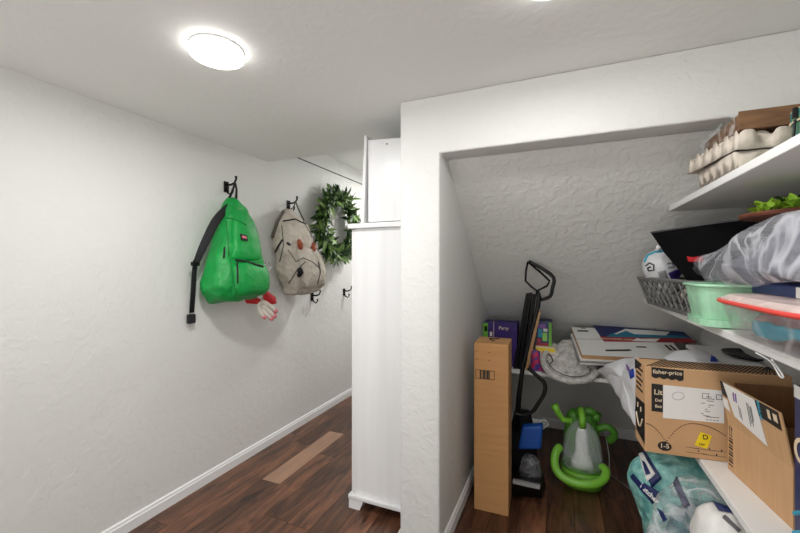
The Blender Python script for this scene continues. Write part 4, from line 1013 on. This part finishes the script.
# black tote
t = thing('tote_bag','wide black fabric tote bag spreading over the basket under the upper shelf','bag',(0.68,2.13,1.33))
rim = [V((0.415,2.235,1.668)),V((0.60,2.10,1.688)),V((0.80,1.93,1.70)),V((0.90,1.90,1.70)),V((0.90,2.12,1.70)),V((0.78,2.22,1.68)),V((0.60,2.26,1.67)),V((0.47,2.27,1.665))]
base = [V((0.60,2.15,1.34)),V((0.64,2.10,1.34)),V((0.70,2.06,1.34)),V((0.77,2.07,1.34)),V((0.77,2.16,1.34)),V((0.73,2.20,1.34)),V((0.68,2.21,1.34)),V((0.63,2.20,1.34))]
def lr(a_,b_,k_): return [p.lerp(q_,k_) for p,q_ in zip(a_,b_)]
mb = MB().loft([rim,lr(rim,base,0.3),lr(rim,base,0.6),base], cap=False); f_ = [v for v in mb.bm.verts][-8:]; mb.bm.faces.new(f_)
wrinkle(mb,0.006,12,1); build('fabric_body', mb, mat('black_fabric',(8,8,9),0.8,bump=(30,0.4,0.004),spec=0.12), t, smooth=False, solid=0.004)
build('rim_binding', MB().tube([p+V((0,0,0.002)) for p in rim],0.0045,6,closed=True), M['inkg'], t, smooth=True)
o = build('red_cloth', wrinkle(MB().pillow([P(687,256,Y=2.06),P(694,257,Y=2.05),P(703,256,Y=2.02),P(704,262,Y=2.02),P(696,262,Y=2.03),P(688,261,Y=2.06)],(-0.3,-1,0),0.01,0.012,nz=0.006),0.003,30), M['red'], smooth=True)
tag(o,'small red cloth strip in front of the black tote bag','cloth')
# green bin
t = thing('storage_bin','pale green translucent plastic bin between the lattice basket and clear tub','bin',(0.64,1.75,ZM))
def tub(par, x0,x1,y0,y1,z0,z1,ins,m,name='bin_body',rimm=None,rimr=0.006,e=5):
    cx_,cy_ = (x0+x1)/2,(y0+y1)/2; hx,hy = (x1-x0)/2,(y1-y0)/2
    R_ = [sring(cx_,cy_,z0,hx-ins,hy-ins,e,40), sring(cx_,cy_,(z0+z1)/2,hx-ins*0.45,hy-ins*0.45,e,40), sring(cx_,cy_,z1,hx,hy,e,40),
          sring(cx_,cy_,z1,hx-0.004,hy-0.004,e,40), sring(cx_,cy_,(z0+z1)/2,hx-ins*0.45-0.004,hy-ins*0.45-0.004,e,40), sring(cx_,cy_,z0+0.004,hx-ins-0.004,hy-ins-0.004,e,40)]
    o = build(name, MB().loft(R_), m, par, smooth=False)
    r = build('rim', MB().tube(sring(cx_,cy_,z1,hx+rimr*0.3,hy+rimr*0.3,e,40),rimr,6,closed=True), rimm or m, par, smooth=True)
    return o
tub(t,0.452,0.84,1.63,1.885,ZM+0.001,1.432,0.024,M['gbin'])
build('bin_lid', MB().loft([sring(0.605,1.755,z,0.145,0.125,5,36) for z in (ZM+0.006,ZM+0.03)]), M['gbin'], t)
# clear tub with red lid
t = thing('storage_tub','clear plastic tub with a red-rimmed lid full of teal and pink things','tub',(0.68,1.33,ZM))
tub(t,0.464,0.865,1.00,1.600,ZM+0.001,1.385,0.026,M['tub'],'tub_body',M['tub'],0.004)
build('lid_rim', MB().tube(sring(0.665,1.30,1.392,0.206,0.305,5,48),0.0065,8,closed=True), mat('red_rim',(222,70,62),0.35), t, smooth=True)
build('lid', MB().loft([sring(0.665,1.30,z,0.203-i_,0.302-i_,5,48) for z,i_ in ((1.388,0),(1.402,0.002),(1.412,0.02),(1.413,0.1))]), M['lidf'], t)
tc_ = build('teal_cloth', wrinkle(MB().pillow([(0.512,1.10,1.338),(0.514,1.20,1.325),(0.518,1.33,1.300),(0.524,1.44,1.305),(0.520,1.42,1.348),(0.516,1.33,1.345),(0.512,1.22,1.352),(0.510,1.10,1.362)],(-1,0,0.2),0.012,0.03,nz=0.012,nsc=14),0.006,20), M['tealcloth'])
tag(tc_,'teal cloth pressed against the front of the clear tub','cloth')
for p in tc_.data.polygons: p.use_smooth = True
o = build('fabric_bundle', wrinkle(MB().pillow([(0.562,1.08,1.33),(0.80,1.08,1.33),(0.80,1.55,1.33),(0.562,1.55,1.33)],(0,0,1),0.045,0.042,pw=9,nz=0.012,nsc=10),0.005,20), M['pinktub'], smooth=True)
tag(o,'pink and pale fabric bundle inside the clear tub','fabric')
# dark book between tub and plastic bag
t = thing('book','navy book with a white spine label lying on the clear tub lid','book',(0.72,1.35,1.4135))
build('cover', MB().box((0.585,1.10,1.4135),(0.84,1.62,1.445)), M['navy'], t, bevel=0.003)
build('spine_label', MB().box((0.5843,1.28,1.4145),(0.5848,1.36,1.444)), M['paper'], t)
# frosted bag
t = thing('plastic_bag','large frosted plastic bag of dark fabric lying over the clear tub','bag',(0.68,1.45,1.447))
Xp = 0.55
K = [P(690,268,X=0.57),P(700,259,X=Xp),P(715,248,X=Xp),P(733,236,X=Xp),P(750,226.5,X=Xp),P(768,220,X=Xp),P(790,214,X=Xp),P(815,208,X=Xp),P(840,215,X=Xp),P(850,260,X=Xp),P(830,286,X=Xp),P(800,283,X=Xp),P(784,284.5,X=Xp),P(765,283,X=Xp),P(745,287,X=Xp),P(712,290,X=Xp)]
mb = MB().pillow(K,(-1,-0.15,0),0.05,0.26,pw=3,nz=0.03,nsc=6,dens=80,rings=10); wrinkle(mb,0.010,14,4)
o = build('bag_film', mb, M['bag'], t, smooth=True, sub=1)
c_ = sum(K,V())/len(K)
K2 = [c_+(p-c_)*0.86+V((0.10,0,0)) for p in K]
mb = MB().pillow(K2,(-1,-0.15,0),0.06,0.14,pw=3,nz=0.05,nsc=7,dens=60,rings=8); wrinkle(mb,0.01,14,4)
build('dark_contents', mb, M['cloth_d'], t, smooth=True)
# tray with leafy greens
t = thing('serving_tray','round reddish wooden tray resting on the black tote under the upper shelf','tray',(0.752,1.675,1.664))
pc = V((0.752,1.675,1.664))
mb = MB(); lathe(mb, tuple(pc), [(0.15,0.0),(0.172,0.004),(0.176,0.012),(0.174,0.016),(0.150,0.013),(0.05,0.012)], 48); build('tray_body', mb, M['wood2'], t, smooth=False)
t = thing('artificial_greens','bright lime green leafy sprigs lying on the wooden tray','greenery',(0.79,1.69,1.71))
mb = MB(); rn = random.Random(4)
for k in range(260):
    a_ = rn.uniform(0,2*PI); r_ = 0.13*math.sqrt(rn.random()); p = pc+V((r_*math.cos(a_),r_*math.sin(a_),rn.uniform(0.02,0.045)))
    d = V((rn.uniform(-1,1),rn.uniform(-1,1),rn.uniform(0.1,0.8))); leaf(mb,p,d,(rn.uniform(-.4,.4),rn.uniform(-.4,.4),1),rn.uniform(0.025,0.042),rn.uniform(0.008,0.014))
build('leaves', mb, M['lettuce'], t, smooth=True)
mb = MB()
for k in range(60):
    a_ = rn.uniform(0,2*PI); r_ = 0.10*math.sqrt(rn.random()); p = pc+V((0.03+r_*math.cos(a_),0.03+r_*math.sin(a_),0.055))
    d = V((rn.uniform(-1,1),rn.uniform(-1,1),rn.uniform(0.2,0.9))); leaf(mb,p,d,(0.3,0.3,1),rn.uniform(0.02,0.04),rn.uniform(0.006,0.01))
build('dark_leaves', mb, M['leaf2'], t, smooth=True)
# white strap loop hanging below the middle shelf
o = build('strap_loop', MB().tube(smoothp([V((0.511,1.30,1.254)),P(775,364,Y=1.33),P(783,376,Y=1.33),P(780,376.5,Y=1.33),P(771,362,Y=1.36),V((0.511,1.39,1.254))]),0.0022,6), M['whitep'], smooth=True)
tag(o,'thin white strap loop hanging from the middle shelf edge','strap')

# ------------------------------------------------------------------ upper shelf: egg trays, wooden box, tin
def egg_tray(lab, x0, y0, z0, h, size, up, rz=0, tilt=0):
    n = 60; p = size/5.0; vs = []; fs = []
    def hf(x,y):
        c = math.cos(2*PI*(x-0.03)/0.095)*math.cos(2*PI*y/p)
        if x <= 1e-6 or x >= size-1e-6: c = math.cos(2*PI*y/p)
        if y <= 1e-6 or y >= size-1e-6: c = math.cos(2*PI*(x-0.03)/0.095)
        return 0.5+0.5*math.tanh((c+0.15)*2.0)
    for j in range(n+1):
        for i in range(n+1):
            x = size*i/n; y = size*j/n; k_ = hf(x,y); z = h*(0.2+0.8*k_) if up else h*0.78*(1-k_)
            vs.append((x,y,z))
    for j in range(n):
        for i in range(n): a_ = j*(n+1)+i; fs.append((a_,a_+1,a_+n+2,a_+n+1))
    b_ = len(vs); edge = [(i,0) for i in range(n)]+[(n,j) for j in range(n)]+[(n-i,n) for i in range(n)]+[(0,n-j) for j in range(n)]
    cx_ = size/2
    for i,j in edge:
        x = size*i/n; y = size*j/n; k_ = 1.03
        vs.append((cx_+(x-cx_)*k_, cx_+(y-cx_)*k_, 0.0 if up else h))
    for q_ in range(len(edge)):
        e0 = edge[q_]; e1 = edge[(q_+1)%len(edge)]
        fs.append((e0[1]*(n+1)+e0[0], e1[1]*(n+1)+e1[0], b_+(q_+1)%len(edge), b_+q_))
    Mt = Matrix.Translation((x0,y0,z0)) @ Matrix.Rotation(rz,4,'Z') @ Matrix.Rotation(tilt,4,'X')
    mb = MB().add([Mt @ V(v) for v in vs], fs); bmesh.ops.recalc_face_normals(mb.bm, faces=mb.bm.faces)
    wrinkle(mb,0.002,25,0)
    o = build('egg_tray', mb, M['pulp'], smooth=True, solid=0.003); tag(o, lab, 'egg tray', 'moulded egg trays on the upper shelf'); return o
egg_tray('lower moulded paper-pulp egg tray lying directly on the upper shelf',0.532,1.585,ZT+0.003,0.062,0.30,False,math.radians(2.5))
egg_tray('upper moulded paper-pulp egg tray under the small wooden box',0.532,1.575,ZT+0.069,0.066,0.34,True,math.radians(7))
t = thing('wooden_box','weathered brown wooden box in clear wrap on top of the egg trays','box',(0.66,1.74,1.95))
build('box_body', MB().box((0.545,1.592,1.9515),(0.71,1.93,2.008)), M['wood'], t, bevel=0.002)
build('front_plank', MB().box((0.54,1.586,1.951),(0.715,1.5915,2.012)), M['wood'], t, bevel=0.001)
mb = MB().box((0.533,1.63,1.950),(0.722,1.965,2.018)); bmesh.ops.subdivide_edges(mb.bm, edges=mb.bm.edges, cuts=10, use_grid_fill=True); wrinkle(mb,0.004,20,3); build('clear_wrap', mb, film('thin_wrap',(235,236,238),0.04,0.3,9,0.1), t, smooth=True)
t = thing('round_tin','teal patterned round tin with a black clasp at the right edge of upper shelf','tin',(0.74,1.45,ZT))
tx, ty, tr = 0.722, 1.455, 0.098
mb = MB(); lathe(mb,(tx,ty,ZT),[(tr-0.003,0.0005),(tr,0.004),(tr,0.10),(tr-0.002,0.104)],40); build('tin_body', mb, M['tin'], t, smooth=False)
mb = MB(); lathe(mb,(tx,ty,ZT+0.1045),[(tr+0.003,0.0),(tr+0.003,0.032),(tr,0.036),(tr-0.02,0.042),(0.02,0.046)],40); build('lid', mb, M['tin'], t, smooth=False)
build('rim_band', MB().tube([(tx+(tr+0.003)*math.cos(a_),ty+(tr+0.003)*math.sin(a_),ZT+0.106) for a_ in [k*2*PI/40 for k in range(40)]],0.003,6,closed=True), M['cream'], t)
build('rim_band', MB().tube([(tx+(tr+0.001)*math.cos(a_),ty+(tr+0.001)*math.sin(a_),ZT+0.140) for a_ in [k*2*PI/40 for k in range(40)]],0.002,6,closed=True), M['cream'], t)
a_ = math.radians(188); q = V((tx+(tr+0.008)*math.cos(a_),ty+(tr+0.008)*math.sin(a_),ZT+0.128)); build('clasp', MB().box(q-V((0.005,0.006,0.016)),q+V((0.005,0.006,0.014))).tube([q+V((0,0,-0.02)),q+V((-0.003,0,-0.07))],0.004,6), M['black'], t, bevel=0.002)

# ------------------------------------------------------------------ world, camera, view
w = bpy.data.worlds.new('world'); SC.world = w; w.use_nodes = True
bg = w.node_tree.nodes['Background']; bg.inputs[0].default_value = (1.0,0.992,0.98,1); bg.inputs[1].default_value = 1.25
wt = w.node_tree; wtc = wt.nodes.new('ShaderNodeTexCoord'); wsep = wt.nodes.new('ShaderNodeSeparateXYZ'); wr = wt.nodes.new('ShaderNodeValToRGB')
wmr = wt.nodes.new('ShaderNodeMapRange'); wmr.inputs['From Min'].default_value = -1; wmr.inputs['From Max'].default_value = 1
wr.color_ramp.elements[0].position = 0.40; wr.color_ramp.elements[0].color = (0.995,0.985,0.96,1); wr.color_ramp.elements[1].position = 0.6; wr.color_ramp.elements[1].color = (0.565,0.56,0.55,1)
wt.links.new(wtc.outputs['Generated'], wsep.inputs[0]); wt.links.new(wsep.outputs['Z'], wmr.inputs['Value']); wt.links.new(wmr.outputs[0], wr.inputs[0]); wt.links.new(wr.outputs[0], bg.inputs[0])
bg.inputs[1].default_value = 2.3
cam = bpy.data.cameras.new('camera'); co = bpy.data.objects.new('camera', cam); COL.objects.link(co)
cam.sensor_width = 36; cam.lens = 36*F/800; cam.clip_start = 0.05
co.location = (0,0,CZ); co.rotation_euler = (PI/2,0,YAW)
SC.camera = co
SC.view_settings.view_transform = 'Standard'; SC.view_settings.look = 'None'; SC.view_settings.exposure = 0.0; SC.view_settings.gamma = 1.0
SC.view_settings.use_curve_mapping = False
